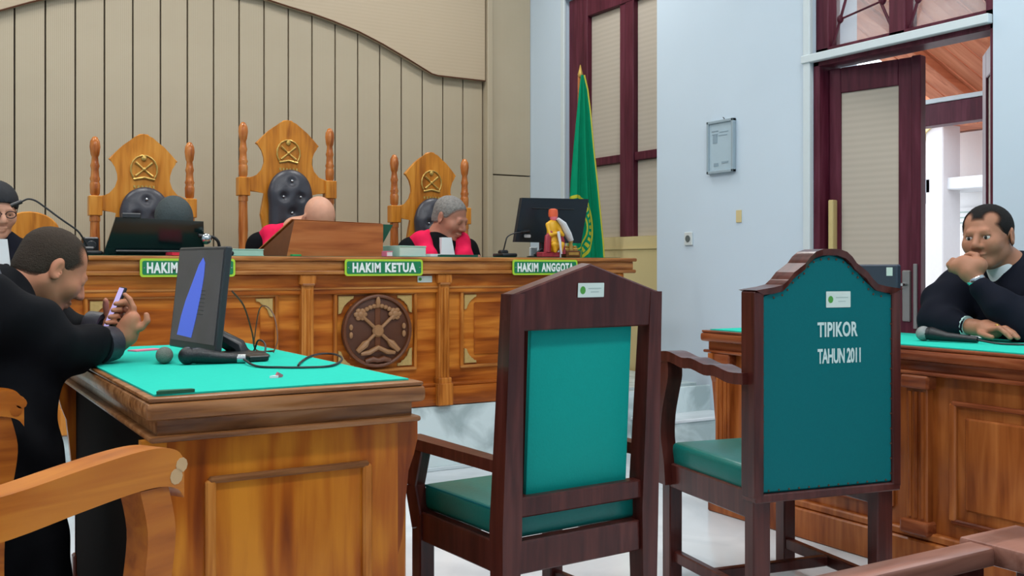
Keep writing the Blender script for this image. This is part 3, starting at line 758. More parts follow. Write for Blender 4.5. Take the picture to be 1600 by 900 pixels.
for x in (BXL + .10, 1.748, 2.51, BXR - .10):
    p = MB().box((x, BF + .002, .73), (.062, .05, .56), bev=.004)
    for dx in (-.018, 0, .018): p.tube([(x + dx, BF - .024, .49), (x + dx, BF - .024, .98)], .006, 6)
    p = p.out('pilaster', 'bench_post', jb, True)
    MB().box((x, BF - .004, 1.03), (.085, .06, .05), bev=.006, seg=2).out('capital', 'bench_post', p)
    MB().box((x, BF - .004, .475), (.08, .06, .05), bev=.006, seg=2).box((x, BF - .006, .41), (.092, .07, .118), bev=.004).out('pilaster_base', 'bench_post', p)
    MB().tube([(x - .03, BF - .03, 1.005), (x + .03, BF - .03, 1.005)], .007, 6).out('capital_bead', 'bench_trim', p, True)
def corner_poly(s): return [(0, 0), (s, 0), (s * .98, -.18 * s), (.74 * s, -.2 * s), (.70 * s, -.34 * s), (.52 * s, -.38 * s), (.46 * s, -.54 * s), (.32 * s, -.6 * s), (.28 * s, -.8 * s), (.18 * s, -1.05 * s), (0, -1.1 * s)]
def framed_panel(x0, x1, z0, z1, orn):
    for c, d in (((x0 + x1) / 2, z1), (x1 - x0, .018)), (((x0 + x1) / 2, z0), (x1 - x0, .018)), ((x0, (z0 + z1) / 2), (.018, z1 - z0)), ((x1, (z0 + z1) / 2), (.018, z1 - z0)):
        MB().box((c[0], BF + .018, c[1]), (d[0] + (.016 if d[0] > d[1] else 0), .024, d[1]), bev=.005).out('panel_moulding', 'bench_trim' if d[0] > d[1] else 'bench_post', jb)
    MB().box(((x0 + x1) / 2, BF + .022, (z0 + z1) / 2), (x1 - x0 - .16, .012, z1 - z0 - .0 - .12), bev=.006).out('raised_field', 'bench_wood', jb)
    for cx, cz, sx, sz in ((x0 + .018, z1 - .016, 1, 1), (x1 - .018, z1 - .016, -1, 1), (x0 + .018, z0 + .016, 1, -1), (x1 - .018, z0 + .016, -1, -1)):
        T = Matrix.Translation((cx, BF + .028, cz)) @ Matrix(((sx, 0, 0, 0), (0, 0, -1, 0), (0, sz, 0, 0), (0, 0, 0, 1)))
        MB().prism(corner_poly(orn), .014, T, .003).out('corner_ornament', 'ornament_gold', jb)
framed_panel(.72, 1.60, .545, .955, .085); framed_panel(1.905, 2.355, .555, .96, .085); framed_panel(2.635, 3.53, .55, .958, .075)
# carved medallion in the middle panel
mc = Vector((2.128, BF + .012, .762)); T = FRONT(mc)
md = MB().lathe([(1, 0), (1, .014), (.93, .02)], 40, T=T @ Matrix.Diagonal((.192, .188, 1, 1))).out('medallion', 'carve_deep', jb, True)
ring = [T @ Vector((.184 * math.cos(a), .180 * math.sin(a), .024)) for a in [2 * math.pi * i / 40 for i in range(41)]]
MB().tube(ring, .010, 8).out('medallion_rim', 'carve_dark', md, True)
MB().box((mc.x, mc.y - .02, mc.z + .02), (.03, .012, .26), bev=.003).out('carved_shaft', 'carve_dark', md)
for a in (42, 138, 222, 318):
    c, s_ = math.cos(math.radians(a)), math.sin(math.radians(a))
    b = MB().tube([T @ Vector((.01 * c, .01 * s_, .03)), T @ Vector((.135 * c, .135 * s_, .03))], .009, 8)
    if s_ > 0:
        for q in range(6):
            w = q * math.pi / 3; b.ell(T @ Vector((.130 * c + .022 * math.cos(w), .130 * s_ + .020 * math.sin(w), .028)), (.016, .008, .014), 8, 6)
        b.ell(T @ Vector((.130 * c, .130 * s_, .032)), (.02, .01, .018), 8, 6)
    else:
        b.tube([T @ Vector((.075 * c, .075 * s_, .03)), T @ Vector((.10 * c, .10 * s_, .032)), T @ Vector((.155 * c, .155 * s_, .03))], [.009, .02, .013], 8)
    b.out('carved_bar', 'carve_light', md, True)
MB().lathe([(.03, .02), (.033, .03), (.024, .042)], 12, T=T).out('carved_hub', 'carve_light', md, True)
cr = MB()
for i in range(9):
    a = math.radians(50 + i * 10); cr.ell(T @ Vector((.125 * math.cos(a), .005 + .125 * math.sin(a), .028)), (.014, .009, .012), 8, 6)
cr.ell(T @ Vector((0, .150, .03)), (.013, .009, .03), 8, 6)
cr.out('carved_crown', 'carve_light', md, True)
MB().tube([T @ Vector(p) for p in ((-.095, -.115, .026), (-.05, -.11, .03), (0, -.085, .03), (.05, -.11, .03), (.095, -.115, .026))], [.010, .014, .012, .014, .010], 8).out('carved_ribbon', 'carve_light', md, True)
MB().tube([T @ Vector(p) for p in ((-.07, -.155, .026), (-.03, -.145, .028), (0, -.152, .028), (.03, -.145, .028), (.07, -.155, .026))], [.012, .016, .013, .016, .012], 8).out('carved_scroll', 'carve_dark', md, True)
for x in (-.148, .148):
    MB().ell(T @ Vector((x, .022, .026)), (.011, .008, .016), 8, 6).ell(T @ Vector((x, -.018, .026)), (.011, .008, .018), 8, 6).out('carved_leaf', 'carve_light', md, True)
# name plates on the bench edge
def rounded(w, h, r, n=4):
    p = []
    for cx, cy, a0 in ((w / 2 - r, h / 2 - r, 0), (-w / 2 + r, h / 2 - r, 90), (-w / 2 + r, -h / 2 + r, 180), (w / 2 - r, -h / 2 + r, 270)):
        for i in range(n + 1):
            a = math.radians(a0 + 90 * i / n); p.append((cx + r * math.cos(a), cy + r * math.sin(a)))
    return p
for x, s, lab, w in ((1.158, 'HAKIM ANGGOTA', 'green HAKIM ANGGOTA name plate left, partly behind the table monitor', .375), (2.148, 'HAKIM KETUA', 'green HAKIM KETUA name plate on the middle of the bench edge', .355), (3.135, 'HAKIM ANGGOTA', 'green HAKIM ANGGOTA name plate right, partly behind the chair back', .375)):
    o = wthing('name_plate', (x, BF - .05, 1.06), lab, 'sign', 'name plates on the bench edge')
    T = FRONT((x, BF - .050, 1.090))
    MB().prism(rounded(.435, .085, .014), .005, T).out('border', 'sign_lime', o)
    MB().prism(rounded(.415, .064, .009), .007, T).out('plate', 'sign_green', o)
    n0, n1 = len('HAKIM'), len(s.split()[1]); n0 -= .6; u = w / (n0 + n1 + .7)
    text('lettering', 'HAKIM', u * n0, .050, T @ Matrix.Translation((-w / 2 + u * n0 / 2, 0, .007)), 'letter_white', o, .001, .045, 1.15)
    text('lettering', s.split()[1], u * n1, .050, T @ Matrix.Translation((w / 2 - u * n1 / 2, 0, .007)), 'letter_white', o, .001, .045, 1.15)
    for sx in (-1, 1): MB().lathe([(.004, .007), (.003, .009)], 8, T=T @ Matrix.Translation((sx * .199, 0, 0))).out('screw', 'chrome', o)
o = wthing('inventory_tag', (2.40, BF, 1.0), 'small white inventory sticker just under the middle name plate', 'sticker')
T = FRONT((2.40, BF - .0065, 1.028)); MB().prism(rounded(.085, .034, .003), .003, T).out('paper', 'sticker', o)
MB().lathe([(.009, .003), (.009, .004)], 10, T=T @ Matrix.Translation((-.028, 0, 0))).out('emblem', 'sticker_green', o)

# ------------------------------------------------------------------ judges' high chairs
def throne(x, w, dz, lab, seat_back):
    t = thing('high_chair', (x, 6.30, PZ), 0, lab, 'chair', 'judges high-backed chairs')
    z = lambda v: v - PZ + dz
    hw = w / 2
    prof = [(.030, z(1.50)), (.030, z(1.52)), (.020, z(1.65)), (.027, z(1.66)), (.029, z(1.71)), (.027, z(1.72)), (.024, z(1.73)), (.029, z(1.745)), (.024, z(1.76)), (.021, z(1.80)), (.026, z(1.82)), (.021, z(1.84)), (.018, z(1.87)), (.024, z(1.885)), (.030, z(1.93)), (.027, z(1.96)), (.014, z(1.985)), (.004, z(1.99))]
    low = [(.028, 0), (.030, .1), (.022, .2), (.030, .35), (.026, .42), (.031, .62), (.026, .72), (.029, .76), (.029, .80), (.024, .82), (.030, z(1.32)), (.026, z(1.50))]
    for s in (-1, 1):
        MB().lathe(low, 14, (s * hw, 0, 0)).lathe(prof, 14, (s * hw, 0, 0)).out('post', 'throne_post', t, True, angle=50)
        MB().box((s * hw, 0, z(1.59)), (.072, .07, .115), bev=.004).out('post_block', 'throne_wood', t)
        a = MB().tube([(s * hw, -.02, .68), (s * hw, -.25, .70), (s * hw, -.46, .68), (s * hw, -.50, .65)], [.025, .03, .032, .02], 8).out('armrest', 'throne_wood', t, True)
        MB().lathe([(.03, 0), (.02, .2), (.03, .4), (.022, .6), (.026, .68)], 12, (s * hw, -.45, 0)).out('front_leg', 'throne_post', t, True)
    half = [(0, 2.02), (.025, 2.018), (.05, 1.995), (.085, 1.975), (.125, 1.945), (.165, 1.905), (.205, 1.865), (.185, 1.85), (.165, 1.82), (.152, 1.78), (.150, 1.745), (.165, 1.70), (.20, 1.66), (hw - .02, 1.645), (hw - .02, 1.565), (.20, 1.56), (.15, 1.555), (.165, 1.48), (.175, 1.42), (.160, 1.34), (.135, 1.26), (.13, 1.20), (.15, 1.12), (.15, .84)]
    k = w / .565
    pts = [(px * (k if i < 13 else 1), z(pz)) for i, (px, pz) in enumerate(half)]
    MB().prism(pts + [(-a, b) for a, b in pts[::-1][:-1]], .035, FRONT((0, .018, 0)), .006).out('back_board', 'throne_wood', t)
    # gilt emblem carved on the crest
    T = FRONT((0, -.018, z(1.81))) @ Matrix.Diagonal((1.2, 1.2, 1, 1)); e = MB()
    ring = [T @ Vector((.062 * math.cos(a), .068 * math.sin(a), .004)) for a in [math.radians(-40 + 260 * i / 24) for i in range(25)]]
    e.tube(ring, [.004 + .003 * (i % 2) for i in range(25)], 6)
    for a in (40, 140, 220, 320): e.tube([T @ Vector((0, 0, .005)), T @ Vector((.052 * math.cos(math.radians(a)), .052 * math.sin(math.radians(a)), .005))], [.004, .009], 6)
    e.ell(T @ Vector((0, .055, .005)), (.016, .007, .02), 8, 6).ell(T @ Vector((0, 0, .006)), (.012, .007, .012), 8, 6)
    e.tube([T @ Vector((-.05, -.05, .005)), T @ Vector((0, -.04, .006)), T @ Vector((.05, -.05, .005))], .008, 6)
    for q in range(6): e.box((T @ Vector((-.045 + .018 * q, -.085, .003)))[:], (.011, .006, .016))
    e.out('gilt_emblem', 'gold', t, True)
    # tufted leather back
    B = Body()
    zt = z(seat_back); o3 = Vector((x, 6.30, PZ))
    B.ell(o3 + Vector((0, -.055, zt - .14)), (.138, .055, .14), .03); B.cone(o3 + Vector((0, -.05, zt - .15)), o3 + Vector((0, -.05, .5)), .05, .05, .03)
    for sx in (-1, 1): B.cone(o3 + Vector((sx * .085, -.05, zt - .16)), o3 + Vector((sx * .085, -.05, .5)), .05, .05, .03)
    B.cone(o3 + Vector((-.04, -.05, zt - .2)), o3 + Vector((.04, -.05, .55)), .055, .055, .04)
    btn = [(0, zt - .075), (-.055, zt - .175), (.055, zt - .175), (0, zt - .275), (-.055, zt - .375), (.055, zt - .375)]
    for bx, bz in btn: B.ell(o3 + Vector((bx, -.118, bz)), (.020, .026, .020), .03, 's')
    lb = B.mesh('leather_back', 'leather_black', .007, t)
    for bx, bz in btn: MB().ell((bx, -.094, bz), (.010, .008, .010), 8, 6).out('button', 'chrome', t, True)
    MB().box((0, -.24, .45), (w - .04, .46, .10), bev=.03, seg=2).out('seat', 'leather_black', t, True)
    return t
throne(pY(224, 0, 6.3).x, .535, -.145, 'leftmost carved high chair with gilt emblem behind the dark laptop', 1.705)
throne(pY(449, 0, 6.3).x, .565, 0, 'tallest carved high chair with tufted black leather in the middle', 1.705)
throne(pY(672, 0, 6.3).x, .535, -.145, 'rightmost carved high chair behind the grey-haired judge', 1.705)
cc = thing('carved_chair', (.62, 6.25, PZ), 0, 'small wooden chair with rounded back behind the man in the black cap', 'chair')
MB().prism([(.16 * math.cos(a), .92 + .13 * math.sin(a)) for a in [math.pi * i / 12 for i in range(13)]] + [(-.15, .45), (.15, .45)], .03, FRONT((0, 0, 0)), .006).out('backrest', 'throne_wood', cc)
MB().box((0, -.22, .43), (.42, .44, .06), bev=.015).out('seat', 'throne_wood', cc)
for x in (-.18, .18):
    for y in (-.02, -.40): MB().box((x, y, .2), (.045, .045, .4), bev=.004).out('leg', 'throne_wood', cc)

# ------------------------------------------------------------------ lawyers' desks
def desk(name, x0, x1, y0, y1, front, mats, lab, pil):
    """front = -1: panelled front looks to -X; +1: to +X. Short ends carry one framed panel."""
    panel, trim, cross = mats; H = .81
    d = wthing(name, ((x0 + x1) / 2, (y0 + y1) / 2, 0), lab, 'desk')
    slab_mould('top', x0, x1, y0, y1, H, ((.010, .006, .004), (.040, .0, .012), (.036, .028, .003), (.014, .010, .006)), trim, d)
    ins = .055; bx0, bx1, by0, by1 = x0 + ins, x1 - ins, y0 + ins, y1 - ins; zt = H - .10
    for y, s in ((by0, -1), (by1, 1)):
        MB().box(((bx0 + bx1) / 2, y - s * .015, zt / 2 + .03), (bx1 - bx0, .03, zt - .06)).out('end_panel', panel, d)
        fx0, fx1, fz0, fz1 = bx0 + .095, bx1 - .085, .15, zt - .10
        for c, dd in ((((fx0 + fx1) / 2, fz1), (fx1 - fx0, .016)), (((fx0 + fx1) / 2, fz0), (fx1 - fx0, .016)), ((fx0, (fz0 + fz1) / 2), (.016, fz1 - fz0)), ((fx1, (fz0 + fz1) / 2), (.016, fz1 - fz0))):
            MB().box((c[0], y + s * .005, c[1]), (dd[0] + .008, .018, dd[1]), bev=.005).out('panel_moulding', cross if dd[0] > dd[1] else 'bench_post', d)
        for x, sx in ((bx0, 1), (bx1, -1)):
            MB().prism([(0, 0), (.055, 0), (.055, -.05), (.045, -.09), (.03, -.13), (.02, -.22), (.012, -.30), (0, -.34)], .03, frame((-sx, 0, 0), (0, 0, 1), (x, y - s * .015 - sx * .015, zt))).out('scroll_bracket', panel, d)
    xf = bx0 if front < 0 else bx1; s = front
    MB().box((xf - s * .0155, (by0 + by1) / 2, zt / 2 + .03), (.029, by1 - by0 - .064, zt - .06)).out('front_panel', panel, d)
    MB().box((xf + s * .012, (by0 + by1) / 2, .06), (.05, by1 - by0 + .05, .12), bev=.006).box((xf + s * .004, (by0 + by1) / 2, .135), (.04, by1 - by0 + .03, .03), bev=.006).out('plinth', panel, d)
    for y in (by0 + .015, by1 - .015): MB().box(((bx0 + bx1) / 2, y, .06), (bx1 - bx0 + .02, .05, .12), bev=.006).out('plinth', panel, d)
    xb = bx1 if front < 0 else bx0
    MB().box((xb + s * .008, (by0 + by1) / 2, zt / 2 + .03), (.016, by1 - by0 - .012, zt - .06)).out('kneehole_shade_board', 'kneehole_shade', d)  # added board closing the open kneehole, its shade put into the colour
    for y in pil:
        p = MB().box((xf + s * .012, y, .42), (.04, .09, zt - .16), bev=.004)
        for dy in (-.026, 0, .026): p.tube([(xf + s * .032, y + dy, .20), (xf + s * .032, y + dy, zt - .06)], .008, 6)
        p = p.out('pilaster', panel, d, True)
        MB().box((xf + s * .02, y, zt - .025), (.055, .115, .05), bev=.008, seg=2).out('capital', trim, p)
        MB().box((xf + s * .022, y, .165), (.062, .115, .05), bev=.008, seg=2).out('pilaster_base', trim, p)
    for a, b in zip(pil, pil[1:]):
        q0, q1 = min(a, b) + .13, max(a, b) - .13; fz0, fz1 = .21, zt - .09
        for c, dd in ((((q0 + q1) / 2, fz1), (q1 - q0, .018)), (((q0 + q1) / 2, fz0), (q1 - q0, .018)), ((q0, (fz0 + fz1) / 2), (.018, fz1 - fz0)), ((q1, (fz0 + fz1) / 2), (.018, fz1 - fz0))):
            MB().box((xf + s * .006, c[0], c[1]), (.018, dd[0] + .01, dd[1]), bev=.005).out('panel_moulding', trim if dd[0] > dd[1] else panel, d)
        MB().box((xf + s * .002, (q0 + q1) / 2, (fz0 + fz1) / 2), (.014, q1 - q0 - .09, fz1 - fz0 - .09), bev=.006).out('raised_field', panel, d)
    return d
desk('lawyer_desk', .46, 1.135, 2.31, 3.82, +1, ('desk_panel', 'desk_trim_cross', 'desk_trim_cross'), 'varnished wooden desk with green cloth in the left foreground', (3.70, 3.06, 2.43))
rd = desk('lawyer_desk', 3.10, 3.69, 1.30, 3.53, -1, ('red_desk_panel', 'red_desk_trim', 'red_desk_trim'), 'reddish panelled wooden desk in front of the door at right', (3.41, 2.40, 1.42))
T = FRONT((3.25, 3.5, .6))
ob = MB().box((3.36, 1.355 - .004, .66), (.05, .004, .04)).out('cable_outlet', 'outlet_white', rd)
o = box('cable_outlet', (3.150, 3.20, .66), (.012, .075, .06), 'outlet_white', rd, .003)
# cloths on the two desks
def cloth(name, pts, z, lab, th=.004):
    m = MB(); m.prism(pts, th, Matrix.Translation((0, 0, z)))
    return tag(m.out(name, 'cloth_green'), lab, 'tablecloth', 'green desk cloths')
rnd = random.Random(4)
def wob(a, b, n, amp): return [(a[0] + (b[0] - a[0]) * i / n + rnd.uniform(-amp, amp), a[1] + (b[1] - a[1]) * i / n + rnd.uniform(-amp, amp)) for i in range(n)]
c4 = [(.485, 2.35), (1.105, 2.36), (1.10, 3.80), (.475, 3.79)]
cloth('tablecloth', sum((wob(c4[i], c4[(i + 1) % 4], 12, .0025) for i in range(4)), []), .8105, 'mint green cloth lying on the left foreground desk')
tag(MB().prism([(0, 0), (.085, .005), (.082, .022), (.012, .028)], .007, Matrix.Translation((.488, 2.345, .8148))).out('cloth_scrap', 'cloth_fold'), 'dark folded cloth flap at the near corner of the left desk', 'cloth')
c4 = [(3.135, 1.33), (3.665, 1.33), (3.665, 3.50), (3.135, 3.50)]
cloth('tablecloth', sum((wob(c4[i], c4[(i + 1) % 4], 12, .002) for i in range(4)), []), .8105, 'green cloth lying on the reddish desk at right')

# ------------------------------------------------------------------ the two green chairs
def sticker(parent, T, w, h):
    p = MB().prism(rounded(w, h, .002), .0015, T).out('inventory_sticker', 'sticker', parent)
    MB().lathe([(1, .0015), (1, .0022)], 16, T=T @ Matrix.Translation((-w * .32, 0, 0)) @ Matrix.Diagonal((w * .1, w * .12, 1, 1))).out('sticker_emblem', 'sticker_green', p)
    MB().box((w * .14, h * .12, .0018), (w * .5, .0022, .0008), T).box((w * .14, -h * .12, .0018), (w * .3, .0022, .0008), T).out('sticker_print', 'sticker_print', p)
def slim(name, pts, w, t, mat, par):
    """bar of square section along a path: w across (local x), t the other way"""
    m = MB()
    for a, b in zip(pts, pts[1:]):
        d = Vector(b) - Vector(a); q = d.to_track_quat('Z', 'X').to_matrix().to_4x4(); q.translation = (Vector(a) + Vector(b)) / 2
        m.box((0, 0, 0), (t, w, d.length + .004), q, .004)
    return m.out(name, mat, par)
def chair_middle():
    t = thing('gabled_chair', (1.575, 2.285, 0), math.radians(3.5), 'dark brown armchair with gabled top rail and floating green back panel', 'chair')
    hw = .235; rake = .035
    ry = lambda z: -rake * max(0, z - .42) / .65         # the back leans towards the camera
    for s in (-1, 1):
        x = s * hw
        def sec(z, wx, wy, dx=0): return [(x + dx + a * wx / 2, ry(z) + b * wy / 2, z) for a, b in ((-1, -1), (1, -1), (1, 1), (-1, 1))]
        MB().hexa(sec(0, .042, .05, s * .004) + sec(.42, .060, .062)).hexa(sec(.42, .060, .062) + sec(1.028, .042, .046)).out('rear_leg', 'dark_wood', t)
        MB().box((x, .43, .19), (.05, .05, .38), bev=.004).out('front_leg', 'dark_wood', t)
        slim('arm_support', [(x * 1.02, .43, .34), (x * 1.06, .455, .46), (x * 1.02, .43, .575)], .045, .045, 'dark_wood', t)
        MB().hexa([(x - .022, 0 + ry(.56), .565), (x + .022, ry(.56), .565), (x + .03 , .50, .565), (x - .03, .50, .565), (x - .022, ry(.6), .597), (x + .022, ry(.6), .597), (x + .03, .50, .597), (x - .03, .50, .597)]).out('armrest', 'dark_wood', t)
        MB().box((x, .215, .345), (.035, .40, .085), bev=.004).out('side_rail', 'dark_wood', t)
        MB().box((x, .215, .12), (.025, .40, .035), bev=.004).out('stretcher', 'dark_wood', t)
    MB().box((0, .43, .345), (2 * hw - .05, .035, .085), bev=.004).out('seat_rail', 'dark_wood', t); MB().box((0, 0, .345), (2 * hw - .055, .04, .085), bev=.004).out('seat_rail', 'dark_wood', t)
    MB().box((0, ry(.47), .475), (2 * hw - .05, .04, .052), bev=.004).out('lower_rail', 'dark_wood', t)
    T = frame((1, 0, 0), (0, -rake / .65, 1), (0, ry(.93) + .02, .935))
    MB().prism([(-hw + .018, 0), (hw - .018, 0), (hw + .022, .02), (hw + .022, .092), (.0, .172), (-hw - .022, .092), (-hw - .022, .02)], .042, T, .004).out('gabled_rail', 'dark_wood', t)
    Z = frame((1, 0, 0), (0, -rake / .65, 1), (0, ry(.72) + .036, .72))
    p = MB().box((-.002, 0, .0), (.345, .45, .026), Z, .008).out('back_panel', 'dark_wood', t)
    MB().box((.003, 0, .021), (.345, .445, .016), Z, .005, 2).out('panel_cover', 'leather_panel', p, True)
    MB().box((-.002, 0, -.021), (.335, .44, .016), Z, .006, 2).out('panel_cushion', 'leather_teal', p, True)
    MB().box((0, .225, .424), (2 * hw - .015, .43, .075), bev=.014, seg=3).out('seat', 'leather_seat', t, True)
    MB().tube([(-hw + .012, .01, .455), (-hw + .012, .435, .455), (hw - .012, .435, .455), (hw - .012, .01, .455)], .004, 6).out('seat_piping', 'leather_teal', t, True)
    sticker(t, frame((1, 0, 0), (0, -rake / .65, 1), (0.0, ry(1.04) - .0235, 1.035)), .088, .038)
    return t
chair_middle()
def chair_right():
    t = thing('stencilled_chair', (2.475, 2.245, 0), math.radians(-10.0), 'dark brown armchair with solid green back stencilled TIPIKOR TAHUN 2011', 'chair')
    hw = .262
    for s in (-1, 1):
        MB().box((s * (hw - .03), .012, .21), (.062, .05, .42), bev=.004).out('rear_leg', 'dark_wood', t)
        MB().box((s * (hw - .004), .0, .71), (.034, .075, .625), bev=.004).out('back_stile', 'dark_wood', t)
        MB().box((s * (hw - .025), .52, .19), (.05, .055, .38), bev=.004).out('front_leg', 'dark_wood', t)
        a = [(.0, .775), (.08, .772), (.16, .785), (.22, .782), (.30, .795), (.36, .792), (.44, .805), (.50, .803), (.56, .79), (.60, .775)]
        x = s * (hw - .002)
        w = .034; m = MB().bar([[(x - w, y, z - .035), (x + w, y, z - .035), (x + w, y, z), (x - w, y, z)] for y, z in smooth2(a, 3)])
        m.out('armrest', 'dark_wood', t, True, angle=40)
        b = [(.52, .34), (.53, .42), (.55, .50), (.545, .58), (.52, .66), (.50, .72), (.505, .775)]
        w = .028; h = .04; m = MB().bar([[(x - w, y - h, z), (x + w, y - h, z), (x + w, y + h, z), (x - w, y + h, z)] for y, z in smooth2(b, 3)])
        m.out('arm_support', 'dark_wood', t, True, angle=40)
        MB().box((s * (hw - .02), .27, .37), (.035, .48, .085), bev=.004).out('side_rail', 'dark_wood', t)
        MB().box((s * (hw - .03), .27, .085), (.028, .48, .04), bev=.004).out('stretcher', 'dark_wood', t)
    MB().box((0, .52, .37), (2 * hw - .07, .035, .085), bev=.004).out('seat_rail', 'dark_wood', t)
    MB().box((0, .27, .085), (2 * hw - .06, .028, .035), bev=.004).out('cross_stretcher', 'dark_wood', t)
    MB().box((0, .0, .398), (2 * hw + .02, .075, .026), bev=.004).out('lower_rail', 'dark_wood', t)
    # shaped top: shoulders, ogee sides, rounded crown
    half = [(.0, 1.152), (.03, 1.151), (.058, 1.143), (.078, 1.128), (.095, 1.108), (.115, 1.095), (.138, 1.080), (.158, 1.058), (.178, 1.042), (.21, 1.035), (hw + .013, 1.026)]
    inner = [(x * .99, z - .020) for x, z in half[:-1]] + [(hw - .018, 1.012)]
    full = [(-x, z) for x, z in half[::-1]] + half[1:]
    innf = [(-x, z) for x, z in inner[::-1]] + inner[1:]
    m = MB()
    for (a, b, c, d) in zip(full, full[1:], innf, innf[1:]):
        m.hexa([(c[0], -.0375, c[1]), (d[0], -.0375, d[1]), (d[0], .0375, d[1]), (c[0], .0375, c[1]), (a[0], -.044, a[1]), (b[0], -.044, b[1]), (b[0], .05, b[1]), (a[0], .05, a[1])])
    m.out('crest_rail', 'dark_wood', t, True, angle=60)
    poly = [(-hw + .013, .411), (hw - .013, .411), (hw - .013, 1.01)] + inner[::-1][1:] + [(-x, z) for x, z in inner[1:-1]] + [(-hw + .013, 1.01)]
    pb = MB().prism(poly, .04, FRONT((0, .012, 0)), .006).out('back_panel', 'leather_teal', t)
    MB().prism([(x * .94, (z - .7) * .95 + .7) for x, z in poly], .06, FRONT((0, .065, 0)), .02).out('back_cushion', 'leather_seat', t)
    nm = MB().ell((0, 0, 0), (.0035, .0025, .0035), 6, 4).out('nail', 'nail_brown', t)
    spots = [(s * (hw - .022), .44 + i * .0475) for s in (-1, 1) for i in range(13)] + [(-.22 + i * .0367, .42) for i in range(13)] + [(x * .97, z - .012) for x, z in innf[1:-1]]
    for i, (x, z) in enumerate(spots):
        q = nm if i == 0 else copy_child(nm, t); q.location = (x, -.029, z)
    MB().box((0, .27, .432), (2 * hw - .03, .50, .10), bev=.022, seg=3).out('seat', 'leather_seat', t, True)
    T = FRONT((0, -.0285, 0))
    text('stencil_lettering', 'TIPIKOR', .152, .047, T @ Matrix.Translation((.034, .902, 0)), 'stencil_white', t, .001, .028, 1.05)
    text('stencil_lettering', 'TAHUN 2011', .163, .047, T @ Matrix.Translation((.040, .820, 0)), 'stencil_white', t, .001, .028, .95)
    sticker(t, T @ Matrix.Translation((.036, .995, 0)), .092, .05)
    return t
chair_right()

# ------------------------------------------------------------------ near wooden armchair and pew rail in the foreground
def arm_chair(loc, rz, lab, chip='arm_wood'):
    """faces local +X; only its arms and front legs reach into the picture"""
    t = thing('wooden_armchair', loc, rz, lab, 'chair')
    for s in (-1, 1):
        y = s * .27
        pts = [(-.50, .770), (-.40, .762), (-.28, .766), (-.16, .780), (-.06, .790), (0.0, .790), (.035, .780), (.05, .762)]
        w = .032; m = MB().bar([[(px, y - w, pz - .066), (px, y + w, pz - .066), (px, y + w, pz), (px, y - w, pz)] for px, pz in smooth2(pts)])
        arm = m.out('armrest', 'arm_wood', t, True, angle=40)
        MB().tube([(.032, y - .033, .736), (.032, y + .033, .736)], .014, 10).tube([(.044, y - .033, .754), (.044, y + .033, .754)], .013, 10).out('scroll_end', chip if s < 0 else 'arm_wood', arm, True)
        b = [(-.010, .722), (.006, .65), (0, .58), (-.014, .51), (-.022, .44), (-.024, .30), (-.015, 0)]
        w = .026; h = .030; m = MB().bar([[(px - h, y - w, pz), (px + h, y - w, pz), (px + h, y + w, pz), (px - h, y + w, pz)] for px, pz in smooth2(b)])
        m.out('front_leg', 'arm_wood', t, True, angle=40)
        MB().box((-.50, y, .5), (.05, .05, 1.0), bev=.006).out('rear_leg', 'arm_wood', t)
    MB().box((-.25, 0, .40), (.50, .50, .05), bev=.006).out('seat_frame', 'arm_wood', t)
    MB().box((-.25, 0, .455), (.48, .48, .07), bev=.02, seg=2).out('seat_cushion', 'leather_grey', t, True)
    for z in (.60, .72, .84, .96): MB().box((-.50, 0, z), (.03, .50, .06), bev=.01).out('back_slat', 'arm_wood', t)
    return t
arm_chair((.232, 2.060, 0), math.radians(30), 'light brown wooden armchair at the lower left edge, chipped arm end', 'wood_worn')
arm_chair((.22, 3.14, 0), 0, 'light brown wooden armchair on which the man with the phone sits')
pw = wthing('wooden_pew', (1.3, .8, 0), 'dark brown wooden pew with pale top rail in the lower right corner', 'pew')
MB().box((1.02, 1.0, .648), (.88, .046, .030), bev=.005, seg=2).out('top_rail', 'pew_wood', pw, True)
MB().box((1.53, .76, .650), (.15, .56, .034), bev=.006, seg=2).out('end_rail', 'pew_wood', pw, True)
MB().box((1.02, 1.008, .39), (.88, .02, .48)).out('back_board', 'dark_wood', pw)
MB().box((1.55, .74, .32), (.045, .50, .63), bev=.004).out('end_board', 'dark_wood', pw)
MB().box((.60, .74, .32), (.045, .50, .63), bev=.004).out('end_board', 'dark_wood', pw)
MB().box((1.07, .76, .36), (.90, .44, .03), bev=.004).out('seat_board', 'dark_wood', pw)
# ------------------------------------------------------------------ things on the left desk
DZ = .8148
mo = wthing('desk_monitor', (.93, 3.16, DZ), 'black monitor with blue image standing on the left desk', 'monitor')
a, b = Vector((.795, 3.02, .842)), Vector((.745, 3.39, .842))          # lower edge, near and far
up = Vector((.11, .015, .99)).normalized(); ux = (a - b).normalized()   # local x towards the near edge
up = (up - ux * up.dot(ux)).normalized()
T = frame(ux, up, b + (a - b) / 2); W, Hh = (a - b).length, .318        # local z faces the man
MB().box((0, Hh / 2, -.0095), (W, Hh, .021), T, .004).out('housing', 'dark_bezel', mo)
MB().box((0, Hh / 2 + .006, .0018), (W - .024, Hh - .034, .002), T).out('screen', 'monitor_screen', mo)
MB().prism([(-.13, .04), (-.012, .036), (.010, .10), (.028, .17), (.036, .225), (.034, .268), (.016, .284), (-.012, .262), (-.05, .205), (-.088, .15), (-.112, .10)], .001, T @ Matrix.Translation((.01, 0, .003))).out('screen_image', 'screen_blue', mo)
for i in range(7): MB().box((.045, .11 + i * .012, .0033), (.05, .002, .001), T).out('screen_line', 'dark_bezel', mo)
MB().box((0, Hh / 2, -.03), (W * .6, Hh * .5, .03), T, .01).out('rear_bulge', 'black_plastic', mo)
